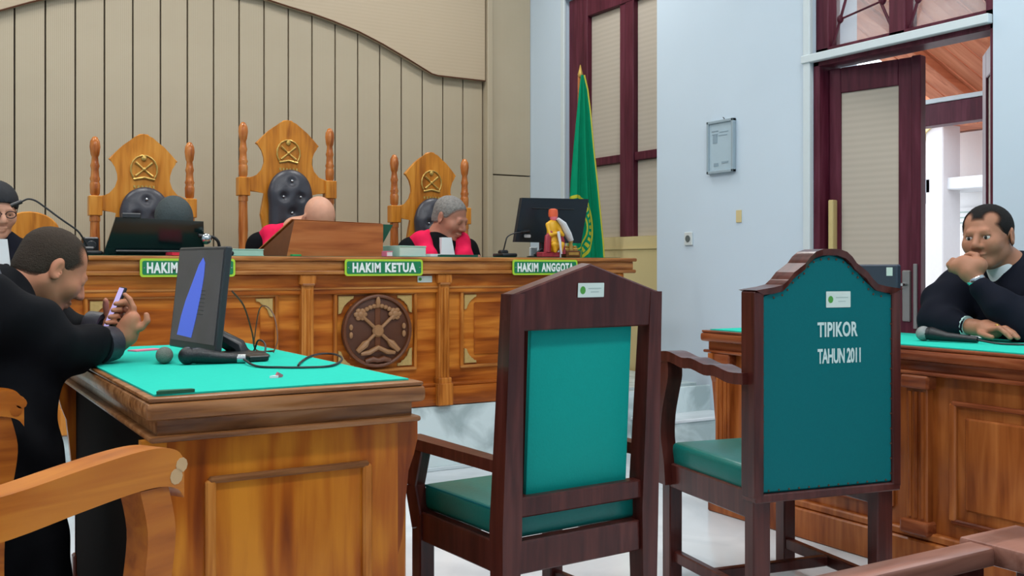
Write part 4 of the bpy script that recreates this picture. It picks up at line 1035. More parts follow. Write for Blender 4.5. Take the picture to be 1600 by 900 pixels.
MB().tube([T @ Vector((0, .12, -.04)), T @ Vector((0, .06, -.055)), Vector((.905, 3.17, DZ + .03)), Vector((.91, 3.17, DZ + .012))], [.022, .022, .028, .03], 10).out('neck', 'black_plastic', mo, True)
MB().lathe([(.10, 0), (.10, .006), (.085, .014), (.03, .022)], 28, (.90, 3.165, DZ)).out('base', 'black_plastic', mo, True)
def mic(px, py, z, bear, mat, lab, head, grp=None, L=.16):
    """hand microphone lying down, its head at the pixel; bear = where its tail points"""
    d = _ray(px); h = z; a_ = (CAM_H - h) * FPX / (py - HOR); p = Vector((d.x * a_, d.y * a_, h))
    t = wthing('microphone', (p.x, p.y, z - head), lab, 'microphone', grp)
    q = Vector((math.sin(math.radians(bear)), math.cos(math.radians(bear)), 0))
    MB().ell(p, (head, head, head), 18, 12).out('mic_head', mat, t, True)
    e = p + q * L; e.z = z - head + .014
    st = p + q * head * .8
    MB().tube([p + q * head * .5, st + q * .01, p + q * .09 - Vector((0, 0, head * .3)), e], [head * .85, head * .9, .017, .012], 12).out('mic_body', 'mic_black', t, True)
    MB().tube([p + q * (head * .92), p + q * (head * 1.12)], head * .92, 14).out('mic_collar', 'black_plastic', t, True)
    return t, e, q
t, e, q = mic(257, 555, DZ + .025, 12, 'mic_grey', 'microphone with round grey foam head lying on the left desk', .0245)
t, e, q = mic(293, 556, DZ + .025, 106, 'mic_black', 'black hand microphone with cable lying beside the monitor', .026, L=.15)
MB().tube([e - q * .012, e + q * .012], .0135, 12).out('mic_ring', 'chrome', t, True)
def on_desk(px, py, z=DZ + .004):
    d = _ray(px); a_ = (CAM_H - z) * FPX / (py - HOR); return Vector((d.x * a_, d.y * a_, z))
loop = [e + q * .005] + [on_desk(*p) for p in ((400, 572), (440, 574), (480, 574), (515, 572), (532, 565), (533, 558), (520, 553), (500, 553), (482, 558), (470, 566), (466, 571))]
def spline(pts, n=5):
    o = []
    P = [pts[0]] + pts + [pts[-1]]
    for i in range(1, len(P) - 2):
        for k in range(n):
            t_ = k / n; p0, p1, p2, p3 = P[i - 1:i + 3]
            o.append(.5 * ((2 * p1) + (p2 - p0) * t_ + (2 * p0 - 5 * p1 + 4 * p2 - p3) * t_ ** 2 + (3 * p1 - p0 - 3 * p2 + p3) * t_ ** 3))
    return o + [pts[-1]]
MB().tube(spline(loop), .0035, 6).out('mic_cable', 'cable_black', t, True)
gm = wthing('monitor_cables', (.95, 3.3, DZ), 'thin dark cables rising and looping behind the desk monitor', 'cable')
MB().tube(spline([Vector(p) for p in ((.90, 3.22, 1.02), (.955, 3.28, .97), (1.0, 3.34, .88), (1.02, 3.36, DZ + .004), (1.06, 3.30, DZ + .004))]), .003, 6).out('power_wire', 'wire_brown', gm, True)
MB().tube(spline([Vector(p) for p in ((1.04, 3.24, DZ + .004), (1.06, 3.26, .86), (1.075, 3.34, .93), (1.085, 3.46, .96), (1.09, 3.56, .94), (1.09, 3.62, DZ + .004))]), .0022, 6).out('signal_wire', 'wire_brown', gm, True)
MB().tube(spline([Vector(p) for p in ((.98, 3.14, DZ + .004), (1.0, 3.2, .85), (.99, 3.24, .86), (.98, 3.27, DZ + .006), (.95, 3.3, .85), (.93, 3.28, .85))]), .003, 6).out('coiled_wire', 'cable_black', gm, True)
bx = wthing('power_adapter', (.99, 3.06, DZ), 'small flat black adapter box beside the base of the desk monitor', 'adapter')
MB().box((.915, 3.02, DZ + .010), (.06, .07, .016), bev=.003).out('adapter_body', 'black_plastic', bx)
c = on_desk(432, 590, DZ)
sc = wthing('crumpled_wrapper', (c.x, c.y, DZ), 'small crumpled white and red paper wrapper on the green cloth', 'wrapper')
T = Matrix.Translation(c)
MB().prism([(-.02, -.006), (-.005, .004), (.004, -.004), (-.002, -.012)], .006, T).out('paper', 'paper_white', sc)
MB().prism([(-.004, -.006), (.016, .008), (.014, .016), (-.002, .012)], .014, T @ Matrix.Rotation(.5, 4, 'Y')).out('wrapper_fold', 'figurine_pink', sc)
c = on_desk(235, 547, DZ)
tag(MB().box((c.x - .02, c.y, DZ + .002), (.10, .05, .004), Matrix.Translation(c) @ Matrix.Rotation(.4, 4, 'Z') @ Matrix.Translation(-c)).out('paper_leaflet', 'paper_pink'), 'pink and white leaflet on the cloth behind the phone hands', 'paper')

# ------------------------------------------------------------------ things on the right desk
t, e, q = mic(1443, 521, DZ + .028, 166, 'mic_silver', 'microphone with silver head lying on the right desk', .028, L=.2)
MB().tube(spline([e, e + q * .08 + Vector((0, 0, -.01)), e + q * .2 + Vector((.02, 0, -.008))]), .004, 6).out('mic_cable', 'cable_black', t, True)
rm = wthing('dark_monitor', (3.55, 3.0, DZ), 'dark navy rear of a monitor behind the stencilled chair', 'monitor')
p0, p1 = pX(1322, 404, 3.55), pX(1405, 404, 3.55)
yc = (p0.y + p1.y) / 2; wy = p0.y - p1.y
MB().box((3.55, yc, 1.115 - .145), (.03, wy, .27), bev=.006).out('housing', 'navy_panel', rm)
MB().box((3.566, yc, 1.115 - .145), (.003, wy - .03, .24)).out('screen', 'black_plastic', rm)
MB().box((3.5335, p1.y + .035, 1.075), (.002, .03, .035)).out('white_label', 'sticker', rm)
MB().tube([(3.56, yc, .88), (3.57, yc, DZ + .01)], .02, 10).out('neck', 'black_plastic', rm); MB().lathe([(.09, 0), (.09, .008), (.04, .015)], 20, (3.57, yc, DZ)).out('base', 'black_plastic', rm, True)

# ------------------------------------------------------------------ things on the judges' bench
TZ = BZ + .003
lt = wthing('dark_laptop', (1.0, 5.25, TZ), 'large dark glossy laptop with raised lid at the left of the bench', 'laptop')
q = [pY(162, 392, 5.12), pY(300, 392, 5.12), pY(318, 346, 5.05), pY(181, 339, 5.05)]
x0, x1 = q[0].x, q[1].x
MB().hexa([(x0, 5.12, TZ + .004), (x1 + .06, 5.12, TZ + .004), (x1 + .06, 5.135, TZ + .004), (x0, 5.135, TZ + .004), (q[3].x, 5.05, q[3].z), (q[2].x, 5.05, q[2].z), (q[2].x, 5.065, q[2].z), (q[3].x, 5.065, q[3].z)]).out('lid', 'laptop_lid', lt)
MB().box(((x0 + x1) / 2 + .02, 5.26, TZ + .011), (x1 - x0, .25, .018), bev=.004).out('keyboard_base', 'black_plastic', lt)
MB().box((q[3].x + .07, 5.058, q[3].z + .008), (.085, .03, .024), bev=.004).out('webcam', 'dark_bezel', lt)
MB().tube([(x0 + .05, 5.10, TZ + .02), (x1, 5.10, TZ + .02)], .008, 8).out('hinge', 'black_plastic', lt)
sp = wthing('desk_speaker', (.80, 5.34, TZ), 'small dark box beside the large laptop on the bench', 'speaker')
MB().box((.80, 5.34, TZ + .045), (.07, .08, .09), bev=.006).out('speaker_box', 'black_plastic', sp); MB().lathe([(.024, 0), (.02, .004)], 14, T=FRONT((.80, 5.30, TZ + .05))).out('speaker_cone', 'dark_bezel', sp)
def flat(name, mat, px0, px1, Y, h, d, lab, cat, cover=None, rz=0):
    a_, b_ = pY(px0, 400, Y), pY(px1, 400, Y); xc = (a_.x + b_.x) / 2; w = b_.x - a_.x
    t_ = wthing(name, (xc, Y + d / 2, TZ), lab, cat)
    R = Matrix.Translation((xc, Y + d / 2, 0)) @ Matrix.Rotation(rz, 4, 'Z')
    MB().box((0, 0, TZ + h / 2), (w - .006, d - .006, h * .8), R).out('pages', mat, t_)
    if cover: MB().box((0, 0, TZ + h * .95), (w, d, h * .1 + .001), R, .001).box((0, 0, TZ + h * .05), (w, d, h * .1), R, .001).box((-w / 2, 0, TZ + h / 2), (.004, d, h), R, .001).out('cover', cover, t_)
    return t_
flat('red_folder', 'folder_red', 268, 304, 4.94, .014, .10, 'red folder lying in front of the large laptop', 'folder', 'folder_red', .1)
flat('paper_stack', 'paper_mint', 356, 412, 5.02, .034, .2, 'pale green stack of paper left of the wooden reading stand', 'papers', 'paper_mint', .03)
flat('law_book', 'paper_edge', 612, 666, 5.0, .058, .16, 'thick green covered book beside the grey-haired judge', 'book', 'paper_mint', .35)
flat('crumpled_tissue', 'paper_white', 601, 614, 4.96, .028, .04, 'small crumpled tissue right of the wooden reading stand', 'tissue', 'paper_pink', .4)
flat('loose_sheet', 'paper_white', 668, 690, 5.04, .018, .12, 'white sheet lying between the book and the judge', 'paper', None, .2)
flat('green_folder', 'folder_green', 688, 748, 5.02, .012, .2, 'flat green folder in front of the grey-haired judge', 'folder', 'folder_green', 0)
flat('green_note', 'tag_green', 455, 472, 4.98, .010, .03, 'small bright green note in front of the reading stand', 'note', None, .2)
# wooden reading stand: a tilted board on a wedge
rs = wthing('reading_stand', (2.15, 5.1, TZ), 'tilted brown wooden reading stand in front of the bald judge', 'stand')
xa, xb = pY(440, 398, 5.02).x, pY(594, 398, 5.02).x
MB().hexa([(xa - .06, 5.30, TZ + .01), (xb, 5.10, TZ + .004), (xb, 5.12, TZ + .004), (xa - .06, 5.32, TZ + .01), (xa + .055, 5.02, 1.335), (xb, 5.0, 1.322), (xb, 5.016, 1.324), (xa + .055, 5.036, 1.337)]).out('board', 'stand_wood', rs)
MB().hexa([(xa + .02, 5.0, TZ), (xb, 4.985, TZ), (xb, 5.0, TZ), (xa + .02, 5.015, TZ), (xa + .06, 4.995, 1.33), (xb, 4.98, 1.318), (xb, 4.995, 1.318), (xa + .06, 5.01, 1.33)]).out('front_board', 'stand_wood', rs)
MB().hexa([(xa - .06, 5.28, TZ), (xa + .02, 5.0, TZ), (xa + .035, 5.0, TZ), (xa - .045, 5.29, TZ), (xa + .0, 5.26, TZ + .03), (xa + .06, 5.0, 1.33), (xa + .075, 5.0, 1.33), (xa + .015, 5.26, TZ + .03)]).out('side_board', 'carve_dark', rs)
fg = tag(MB().hexa([(xb + .012, 5.06, 1.20), (xb + .02, 5.06, 1.195), (xb + .02, 5.10, 1.195), (xb + .012, 5.10, 1.20), (xb + .008, 5.02, 1.32), (xb + .075, 5.02, 1.318), (xb + .075, 5.03, 1.318), (xb + .008, 5.03, 1.32)]).box((xb + .022, 5.07, TZ + .03), (.006, .03, .06)).out('folder_corner', 'folder_green'), 'dark green folder corner leaning out behind the reading stand', 'folder')
# monitor on the right with cables, seen from behind
mm = wthing('bench_monitor', (3.0, 5.25, TZ), 'black monitor seen from behind at the right end of the bench', 'monitor')
Y = 5.14
q = [pY(805, 378, Y), pY(908, 380, Y), pY(920, 311, Y - .02), pY(816, 309, Y - .02)]
MB().hexa([q[0], q[1], q[1] + Vector((0, .03, 0)), q[0] + Vector((0, .03, 0)), q[3], q[2], q[2] + Vector((0, .03, 0)), q[3] + Vector((0, .03, 0))]).out('housing', 'monitor_back', mm)
mid = (q[0] + q[1] + q[2] + q[3]) / 4
MB().box((mid.x - .0, Y - .016, mid.z + .07), (.30, .012, .006), bev=.002).out('seam', 'dark_bezel', mm)
MB().prism(rounded(.045, .018, .006), .002, FRONT((q[0].x + .075, Y - .014, q[0].z + .035))).out('maker_mark', 'exterior_grey', mm)
MB().box((mid.x - .02, Y + .05, (TZ + q[0].z) / 2 + .036), (.06, .03, q[0].z - TZ + .06), bev=.004).out('neck', 'black_plastic', mm)
MB().lathe([(.10, 0), (.10, .008), (.04, .02)], 20, (mid.x - .02, Y + .06, TZ)).out('base', 'black_plastic', mm, True)
tag(MB().box((pY(836, 383, 5.28).x, 5.30, TZ + .035), (.05, .02, .06), bev=.004).out('white_card', 'paper_white'), 'small white card standing beneath the bench monitor', 'card')
tag(MB().tube(spline([Vector((pY(830, 0, 5.1).x + dx, 5.06 + dy, TZ + dz)) for dx, dy, dz in ((0, 0, .012), (.03, .01, .03), (.05, 0, .05), (.03, .03, .012), (.09, .01, .012), (.06, -.01, .03))]), .008, 8).out('cable_bundle', 'cable_black', None, True), 'bundle of black cables below the bench monitor', 'cable')
def gooseneck(px, base_Y, pts, lab, r=.004, light=None):
    p = pY(px, 400, base_Y); t_ = wthing('gooseneck_microphone', (p.x, base_Y, TZ), lab, 'microphone')
    MB().box((p.x, base_Y, TZ + .012), (.10, .12, .022), bev=.008, seg=2).box((p.x, base_Y + .02, TZ + .03), (.05, .05, .025), bev=.008).out('base', 'black_plastic', t_, True)
    w_ = [Vector((p.x, base_Y + .02, TZ + .03))] + [pY(a_, b_, base_Y) for a_, b_ in pts]
    MB().tube(spline(w_), r, 8).out('gooseneck', 'cable_black', t_, True)
    MB().tube([w_[-1] - (w_[-1] - w_[-2]).normalized() * .0, w_[-1] + (w_[-1] - w_[-2]).normalized() * .05], .010, 10).out('mic_tip', 'black_plastic', t_, True)
    return t_
gooseneck(789, 5.10, ((790, 378), (793, 370), (802, 365), (815, 363)), 'gooseneck microphone left of the bench monitor', .004)
gooseneck(140, 5.2, ((127, 368), (118, 358), (95, 342), (72, 325), (56, 314), (44, 311), (34, 315)), 'gooseneck microphone reaching towards the man in the black cap', .0045)
gs = gooseneck(345, 5.04, ((341, 378), (334, 371), (326, 370)), 'short microphone with a shiny head right of the large laptop', .008)
MB().ell(pY(322, 373, 5.04), (.028, .028, .028), 14, 10).out('mic_head', 'chrome', gs, True)
# figurine with plume on the bench
X = pY(868, 395, 5.0).x
GX = X + .022
fi = wthing('seated_figurine', (X, 5.0, TZ), 'small painted figurine in yellow and red holding a long white plume', 'figurine')
MB().box((X - .05, 5.0, TZ + .015), (.12, .07, .03), bev=.004).out('pedestal', 'figurine_red', fi)
B = Body(); o3 = Vector((X - .015, 5.0, TZ))
B.cone(o3 + Vector((-.005, 0, .06)), o3 + Vector((-.01, 0, .16)), .040, .030, .02); B.ell(o3 + Vector((-.005, 0, .19)), (.036, .026, .03), .02)
for s in (-1, 1): B.cone(o3 + Vector((s * .034 - .008, -.005, .19)), o3 + Vector((s * .042, -.03, .13)), .014, .011, .012).cone(o3 + Vector((s * .042, -.03, .13)), o3 + Vector((s * .01, -.045, .14)), .011, .009, .01)
for s in (-1, 1): B.cone(o3 + Vector((s * .02, -.01, .07)), o3 + Vector((s * .026, -.05, .075)), .018, .014, .012).cone(o3 + Vector((s * .026, -.05, .075)), o3 + Vector((s * .02, -.05, .035)), .014, .010, .01)
B.mesh('figurine_body', 'figurine_yellow', .004, fi)
MB().ell(o3 + Vector((0, -.002, .235)), (.024, .022, .026), 14, 10).out('figurine_head', 'figurine_pink', fi, True)
MB().lathe([(.027, .236), (.029, .255), (.026, .278), (.012, .284)], 14, o3 + Vector((0, .002, 0))).out('headdress', 'figurine_orange', fi, True)
MB().tube([o3 + Vector(p) for p in ((-.055, -.02, .03), (-.05, -.02, .12), (-.03, -.03, .15))], [.022, .02, .012], 10).out('sash', 'figurine_red', fi, True)
MB().tube([o3 + Vector(p) for p in ((.05, -.02, .02), (.045, -.02, .10), (.03, -.03, .14))], [.02, .018, .012], 10).out('sash', 'figurine_red', fi, True)
MB().tube([o3 + Vector(p) for p in ((.0, -.05, .15), (.01, -.055, .09), (.018, -.055, .02))], [.010, .008, .007], 8).out('ribbon', 'feather_white', fi, True)
MB().tube([o3 + Vector(p) for p in ((.01, -.03, .225), (.045, -.035, .195), (.075, -.035, .14), (.098, -.035, .10))], [.018, .034, .040, .030], 12, .45).out('plume', 'feather_white', fi, True)
gb = wthing('gilt_ornament', (GX + .09, 5.0, TZ), 'small gilded ornament on a bronze base beside the figurine', 'ornament')
MB().box((GX + .085, 5.0, TZ + .02), (.10, .06, .04), bev=.004).out('ornament_base', 'base_bronze', gb)
MB().box((GX + .085, 4.968, TZ + .022), (.07, .004, .016)).out('base_plate', 'gold', gb)
for dx, h in ((.055, .03), (.085, .07), (.115, .03)): MB().lathe([(.016, .04), (.018, .05), (.010, .04 + h * .6), (.014, .04 + h * .8), (.004, .04 + h)], 10, (GX + dx, 5.0, TZ)).out('finial', 'gold', gb, True)

# ------------------------------------------------------------------ flag on its pole
fp = wthing('court_flag', (4.22, 6.05, PZ), 'green flag with yellow edge and round emblem draped on a pole', 'flag')
fx, fy = pY(905, 0, 6.05).x, 6.05
MB().lathe([(.14, 0), (.14, .02), (.05, .04), (.02, .06)], 20, (fx, fy, PZ)).out('pole_foot', 'dark_wood', fp, True)
MB().tube([(fx, fy + .03, PZ + .05), (fx + .01, fy + .01, 2.46)], .013, 10).out('pole', 'stand_wood', fp, True)
MB().lathe([(.013, 2.45), (.02, 2.47), (.012, 2.50), (.003, 2.54)], 10, (fx + .01, fy, 0)).out('finial', 'gold', fp, True)
# folded cloth: rows down the flag, columns across its folds
rows = [(2.46, -.012, .012), (2.36, -.028, .040), (2.2, -.046, .062), (1.95, -.072, .085), (1.7, -.094, .115), (1.45, -.110, .145), (1.25, -.118, .170), (1.0, -.122, .190), (.75, -.10, .19)]
N = 28; bm = bmesh.new(); grid = []
def flag_pt(i, u, off=0.0):
    z, l, r = rows[i]; x = fx + l + (r - l) * u
    k = min(1, (2.5 - z) * 1.1)
    return Vector((x, fy - .045 - off + .016 * k * math.sin(u * 15 + z * 1.2) + .008 * k * math.sin(u * 31), z))
for off in (0, -.004):
    grid.append([[bm.verts.new(flag_pt(i, j / N, off)) for j in range(N + 1)] for i in range(len(rows))])
for g_ in grid:
    for i in range(len(rows) - 1):
        for j in range(N): bm.faces.new((g_[i][j], g_[i][j + 1], g_[i + 1][j + 1], g_[i + 1][j]))
for i in range(len(rows) - 1):
    for j in (0, N): bm.faces.new((grid[0][i][j], grid[1][i][j], grid[1][i + 1][j], grid[0][i + 1][j]))
m = MB(); m.bm.free(); m.bm = bm; m.out('flag_cloth', 'flag_green', fp, True, angle=80)
MB().tube([flag_pt(i, 1.0) for i in range(len(rows) - 1)], .006, 6).out('yellow_edge', 'flag_yellow', fp, True)
# ------------------------------------------------------------------ people
V = Vector
def folds(a, f):
    return lambda X, Y, Z: a * (np.sin(X * f + 3 * np.sin(Z * f * .3)) * np.cos(Y * f * .7 + Z * f * .25) + .6 * np.sin((X + Y) * f * .45 + Z * f * .5))
def finger(B, pts, r0=.0095, r1=.0072):
    n = len(pts); B.chain(pts, [r0 + (r1 - r0) * i / (n - 1) for i in range(n)], .004)

# ---- man with the phone (left)
p = wthing('person', (.05, 3.2, 0), 'man in black robe leaning on the left desk, looking at a phone', 'person')
LS = .97
HT = head_frame(V((.386, 3.25, 1.088)), 80, 33, 0, LS)
B = Body(); add_head(B, HT, LS, lid=True)
O = V((-.055, 0, 0))
def W(x, y, z): return V((x, y, z)) + O
B.chain([HT @ V((-.035, 0, -.05)), V((.225, 3.22, .995)), V((.12, 3.2, .88))], [.056, .060, .09], .03)
B.chain([V((.12, 3.2, .88)), V((0, 3.17, .68)), V((-.08, 3.15, .52))], [.12, .13, .13], .05)
Rs, Re, Rw = V((.19, 3.05, .975)), V((.36, 3.07, .868)), W(.612, 3.195, .872)
Ls, Le, Lw = V((.14, 3.40, .95)), V((.40, 3.42, .915)), W(.605, 3.30, .905)
for s_, e_, w_ in ((Rs, Re, Rw), (Ls, Le, Lw)): B.chain([V((.12, 3.2, .92)), s_, e_, w_], [.06, .05, .038, .026], .03)
for y in (-.09, .09): B.chain([V((-.08, 3.15 + y, .52)), V((.28, 3.15 + y, .54)), V((.30, 3.15 + y, .10)), V((.40, 3.15 + y, .05))], [.08, .065, .05, .04], .03)
# right hand: palm up from the wrist, forefinger raised along the phone, thumb out
B.chain([Rw, W(.632, 3.182, .895), W(.642, 3.175, .925)], [.026, .030, .030], .015); B.cone(W(.628, 3.19, .915), W(.648, 3.165, .945), .022, .020, .012)
finger(B, [W(.648, 3.172, .945), W(.650, 3.168, .975), W(.640, 3.175, 1.000), W(.628, 3.185, 1.015)])
finger(B, [W(.640, 3.185, .95), W(.650, 3.192, .975), W(.636, 3.205, .992), W(.622, 3.21, .995)])
finger(B, [W(.632, 3.195, .945), W(.648, 3.208, .962), W(.638, 3.222, .968), W(.626, 3.225, .965)])
finger(B, [W(.628, 3.205, .935), W(.640, 3.220, .945), W(.634, 3.230, .945), W(.622, 3.232, .940)], .0085, .0065)
finger(B, [W(.640, 3.165, .905), W(.668, 3.150, .918), W(.684, 3.145, .938), W(.682, 3.148, .955)], .0115, .0085)
# left hand: palm behind the phone, fingertips round its near edge
B.chain([Lw, W(.622, 3.292, .925), W(.632, 3.285, .945)], [.026, .030, .026], .015); B.cone(W(.622, 3.29, .93), W(.642, 3.275, .97), .021, .018, .012)
for i, z in enumerate((.985, .966, .947, .930)):
    dx = -.010 * i * .8
    finger(B, [W(.642 + dx, 3.275, z), W(.642 + dx, 3.242, z + .002), W(.626 + dx, 3.205, z + .003), W(.604 + dx, 3.198, z + .002)], .0092 - .0004 * i, .0074)
finger(B, [W(.615, 3.298, .93), W(.598, 3.302, .955), W(.592, 3.290, .98), W(.590, 3.278, .995)], .0115, .0085)
B.mesh('body', 'skin_left', .0048, p)
hair_cap(HT, p, 'hair_brown', LS, front=.074, low=-.046, thick=.0035, temple=1, soft=.034)
face_parts(HT, p, LS, 'hair_brown')
R = Body()
R.chain([V((.245, 3.22, .985)), V((.13, 3.2, .90)), V((.02, 3.17, .68)), V((-.05, 3.15, .50))], [.080, .145, .165, .19], .06)
R.chain([V((.12, 3.2, 1.015)), V((.225, 3.20, 1.03)), V((.28, 3.16, .99))], [.10, .074, .058], .04)
R.chain([V((.17, 3.2, .93)), Rs, V((.30, 3.06, .925)), Re, V((.45, 3.12, .872)), Rw + V((-.030, -.012, 0))], [.10, .092, .085, .072, .057, .047], .05)
R.chain([V((.17, 3.2, .93)), Ls, V((.28, 3.43, .91)), Le, V((.46, 3.38, .878)), Lw + V((-.03, .015, -.01))], [.10, .09, .085, .068, .055, .044], .05)
R.chain([V((.22, 3.12, .88)), V((.27, 3.10, .74)), V((.26, 3.08, .58))], [.10, .10, .10], .06)
R.chain([V((.15, 3.12, .75)), V((.20, 3.05, .62)), V((.19, 3.03, .45)), V((.18, 3.0, .2))], [.11, .09, .10, .11], .08)
R.chain([V((.1, 3.1, .55)), V((.28, 3.1, .55)), V((.31, 3.08, .30)), V((.32, 3.06, .08))], [.12, .095, .09, .10], .08)
R.chain([V((.1, 3.28, .55)), V((.28, 3.28, .55)), V((.31, 3.28, .08))], [.12, .095, .10], .08)
R.ell(Rw + V((-.005, 0, 0)), (.030, .030, .030), .012, 's'); R.ell(Lw + V((-.005, 0, 0)), (.028, .028, .028), .012, 's')
R.ell(HT.translation + V((.035, 0, .01)), (.115, .09, .105), .012, 's')
R.block((.80, 3.06, .76), (.69, 1.52, .112)); R.block((.80, 3.06, .4), (.60, 1.5, .8))
R.mesh('robe', 'robe_black', .008, p, disp=folds(.007, 34))
for w_, e_ in ((Rw, Re), (Lw, Le)):
    d_ = (w_ - e_).normalized(); MB().tube([w_ - d_ * .065, w_ - d_ * .03, w_ - d_ * .018], [.054, .052, .050], 18).out('sleeve_cuff', 'leather_black', p, True)
Y_ = Body(); Y_.ell(V((.16, 3.085, 1.006)), (.14, .105, .112)); Y_.half(V((.25, 3.1, 1.02)), V((1, 0, .25))); Y_.half(V((.2, 3.1, 1.01)), V((0, -.2, -1)))
Y_.mesh('satin_yoke', 'robe_satin', .008, p)
# the phone
ph = wthing('mobile_phone', W(.60, 3.25, .955), 'dark mobile phone with lit screen held in both hands', 'phone')
up = V((.36, -.02, .93)).normalized(); ux = V((.02, -1.0, 0)).normalized(); ux = (ux - up * ux.dot(up)).normalized()
T = frame(ux, up, W(.606, 3.245, .968))
MB().box((0, 0, -.004), (.072, .146, .009), T, .003, 2).out('phone_case', 'black_plastic', ph, True)
MB().box((0, .002, .0014), (.064, .134, .0012), T).out('phone_screen', 'phone_screen', ph)

# ---- man with hand on chin (right)
p = wthing('person', (3.98, 2.45, 0), 'man in dark robe at the right desk resting his chin on his fist', 'person')
HS = 1.06
HT = head_frame(V((3.70, 2.515, 1.215)), 258, 4, 3, HS)
B = Body(); add_head(B, HT, HS, 1.06)
B.chain([HT @ V((-.035, 0, -.05)), V((3.80, 2.485, 1.09)), V((3.87, 2.47, .95))], [.062, .068, .10], .03)
B.chain([V((3.87, 2.47, .95)), V((3.95, 2.45, .7)), V((3.98, 2.45, .5))], [.13, .14, .14], .05)
Rs, Re, Rw = V((3.80, 2.68, 1.00)), V((3.60, 2.665, .878)), V((3.555, 2.47, .862))
Ls, Le, Lw = V((3.84, 2.28, 1.0)), V((3.62, 2.30, .868)), V((3.555, 2.455, 1.035))
for s_, e_, w_ in ((Rs, Re, Rw), (Ls, Le, Lw)): B.chain([V((3.87, 2.47, 1.0)), s_, e_, w_], [.07, .055, .042, .029], .03)
for y in (-.1, .1): B.chain([V((3.98, 2.45 + y, .5)), V((4.02, 2.45 + y, .48)), V((4.0, 2.45 + y, .06))], [.09, .08, .05], .03)
# fist under the chin: fingers curled, knuckles to the left of the picture
k0 = V((3.545, 2.485, 1.075))
B.chain([Lw, k0, V((3.545, 2.505, 1.105))], [.029, .036, .036], .015); B.cone(V((3.565, 2.46, 1.10)), V((3.535, 2.53, 1.095)), .034, .030, .015)
for i in range(4):
    b0 = V((3.530 + .004 * i, 2.545 - .022 * i, 1.122 - .002 * i)); 
    finger(B, [b0, b0 + V((-.006, .014, -.018)), b0 + V((.012, .018, -.040)), b0 + V((.030, .004, -.036))], .0115, .009)
finger(B, [V((3.56, 2.46, 1.11)), V((3.575, 2.475, 1.14)), V((3.585, 2.505, 1.146)), V((3.59, 2.53, 1.14))], .0125, .010)
# right hand flat on the desk, fingers to the right of the picture
h0 = V((3.540, 2.405, .858))
B.chain([Rw, h0, V((3.535, 2.37, .856))], [.029, .034, .030], .015); B.cone(V((3.515, 2.39, .853)), V((3.56, 2.385, .853)), .024, .024, .015)
for i, (x, l) in enumerate(((3.505, .085), (3.526, .095), (3.547, .088), (3.566, .07))):
    b0 = V((x, 2.365 + .004 * abs(i - 1), .860))
    finger(B, [b0, b0 + V((-.004, -l * .45, .008)), b0 + V((-.006, -l * .8, -.010)), b0 + V((-.006, -l, -.026))], .0112, .009)
finger(B, [V((3.515, 2.42, .852)), V((3.485, 2.395, .845)), V((3.478, 2.365, .838)), V((3.48, 2.345, .834))], .0125, .0095)
B.mesh('body', 'skin_right', .005, p)
hair_cap(HT, p, 'hair_black', HS, front=.066, low=-.040, thick=.004, round_=1.06, temple=1)
face_parts(HT, p, HS, 'hair_black', True)
MB().lathe([(.0122, -.004), (.0135, 0), (.0122, .004)], 12, T=frame((1, 0, 0), (0, 0, 1), V((3.524, 2.352, .863)))).ell(V((3.522, 2.352, .877)), (.008, .007, .005), 8, 6).out('ring', 'gold', p, True)
MB().lathe([(.034, -.008), (.036, 0), (.034, .008)], 18, T=Matrix.Translation(V((3.553, 2.462, 1.043))) @ V((-.01, .03, .06)).to_track_quat('Z', 'Y').to_matrix().to_4x4()).out('wristwatch', 'chrome', p, True)
R = Body()
R.chain([V((3.83, 2.48, 1.03)), V((3.87, 2.47, .92)), V((3.95, 2.45, .7)), V((3.97, 2.45, .45))], [.12, .165, .18, .19], .06)
R.chain([V((3.85, 2.47, 1.03)), Rs, V((3.69, 2.69, .94)), Re, V((3.575, 2.585, .868)), V((3.558, 2.515, .865))], [.10, .098, .090, .066, .052, .044], .05)
R.chain([V((3.85, 2.47, 1.03)), Ls, V((3.72, 2.27, .93)), Le, V((3.58, 2.38, .95)), V((3.558, 2.44, 1.012))], [.10, .098, .09, .064, .055, .046], .05)
R.ell(V((3.555, 2.50, .863)), (.028, .03, .028), .012, 's')
R.ell(V((3.70, 2.50, 1.10)), (.07, .035, .06), .02, 's')
R.block((3.39, 2.4, .76), (.60, 2.4, .1115)); R.block((3.37, 2.4, .4), (.56, 2.2, .8))
R.mesh('robe', 'suit_navy', .008, p, disp=folds(.0035, 42))
C = Body(); C.chain([V((3.775, 2.49, 1.085)), V((3.785, 2.485, 1.02))], [.066, .070], .02); C.ell(HT.translation, (.10, .10, .125), .01, 's')
C.mesh('shirt', 'shirt_white', .007, p)
MB().tube([V((3.562, 2.535, .866)), V((3.556, 2.500, .864))], .041, 14).out('shirt_cuff', 'cuff_mint', p, True)

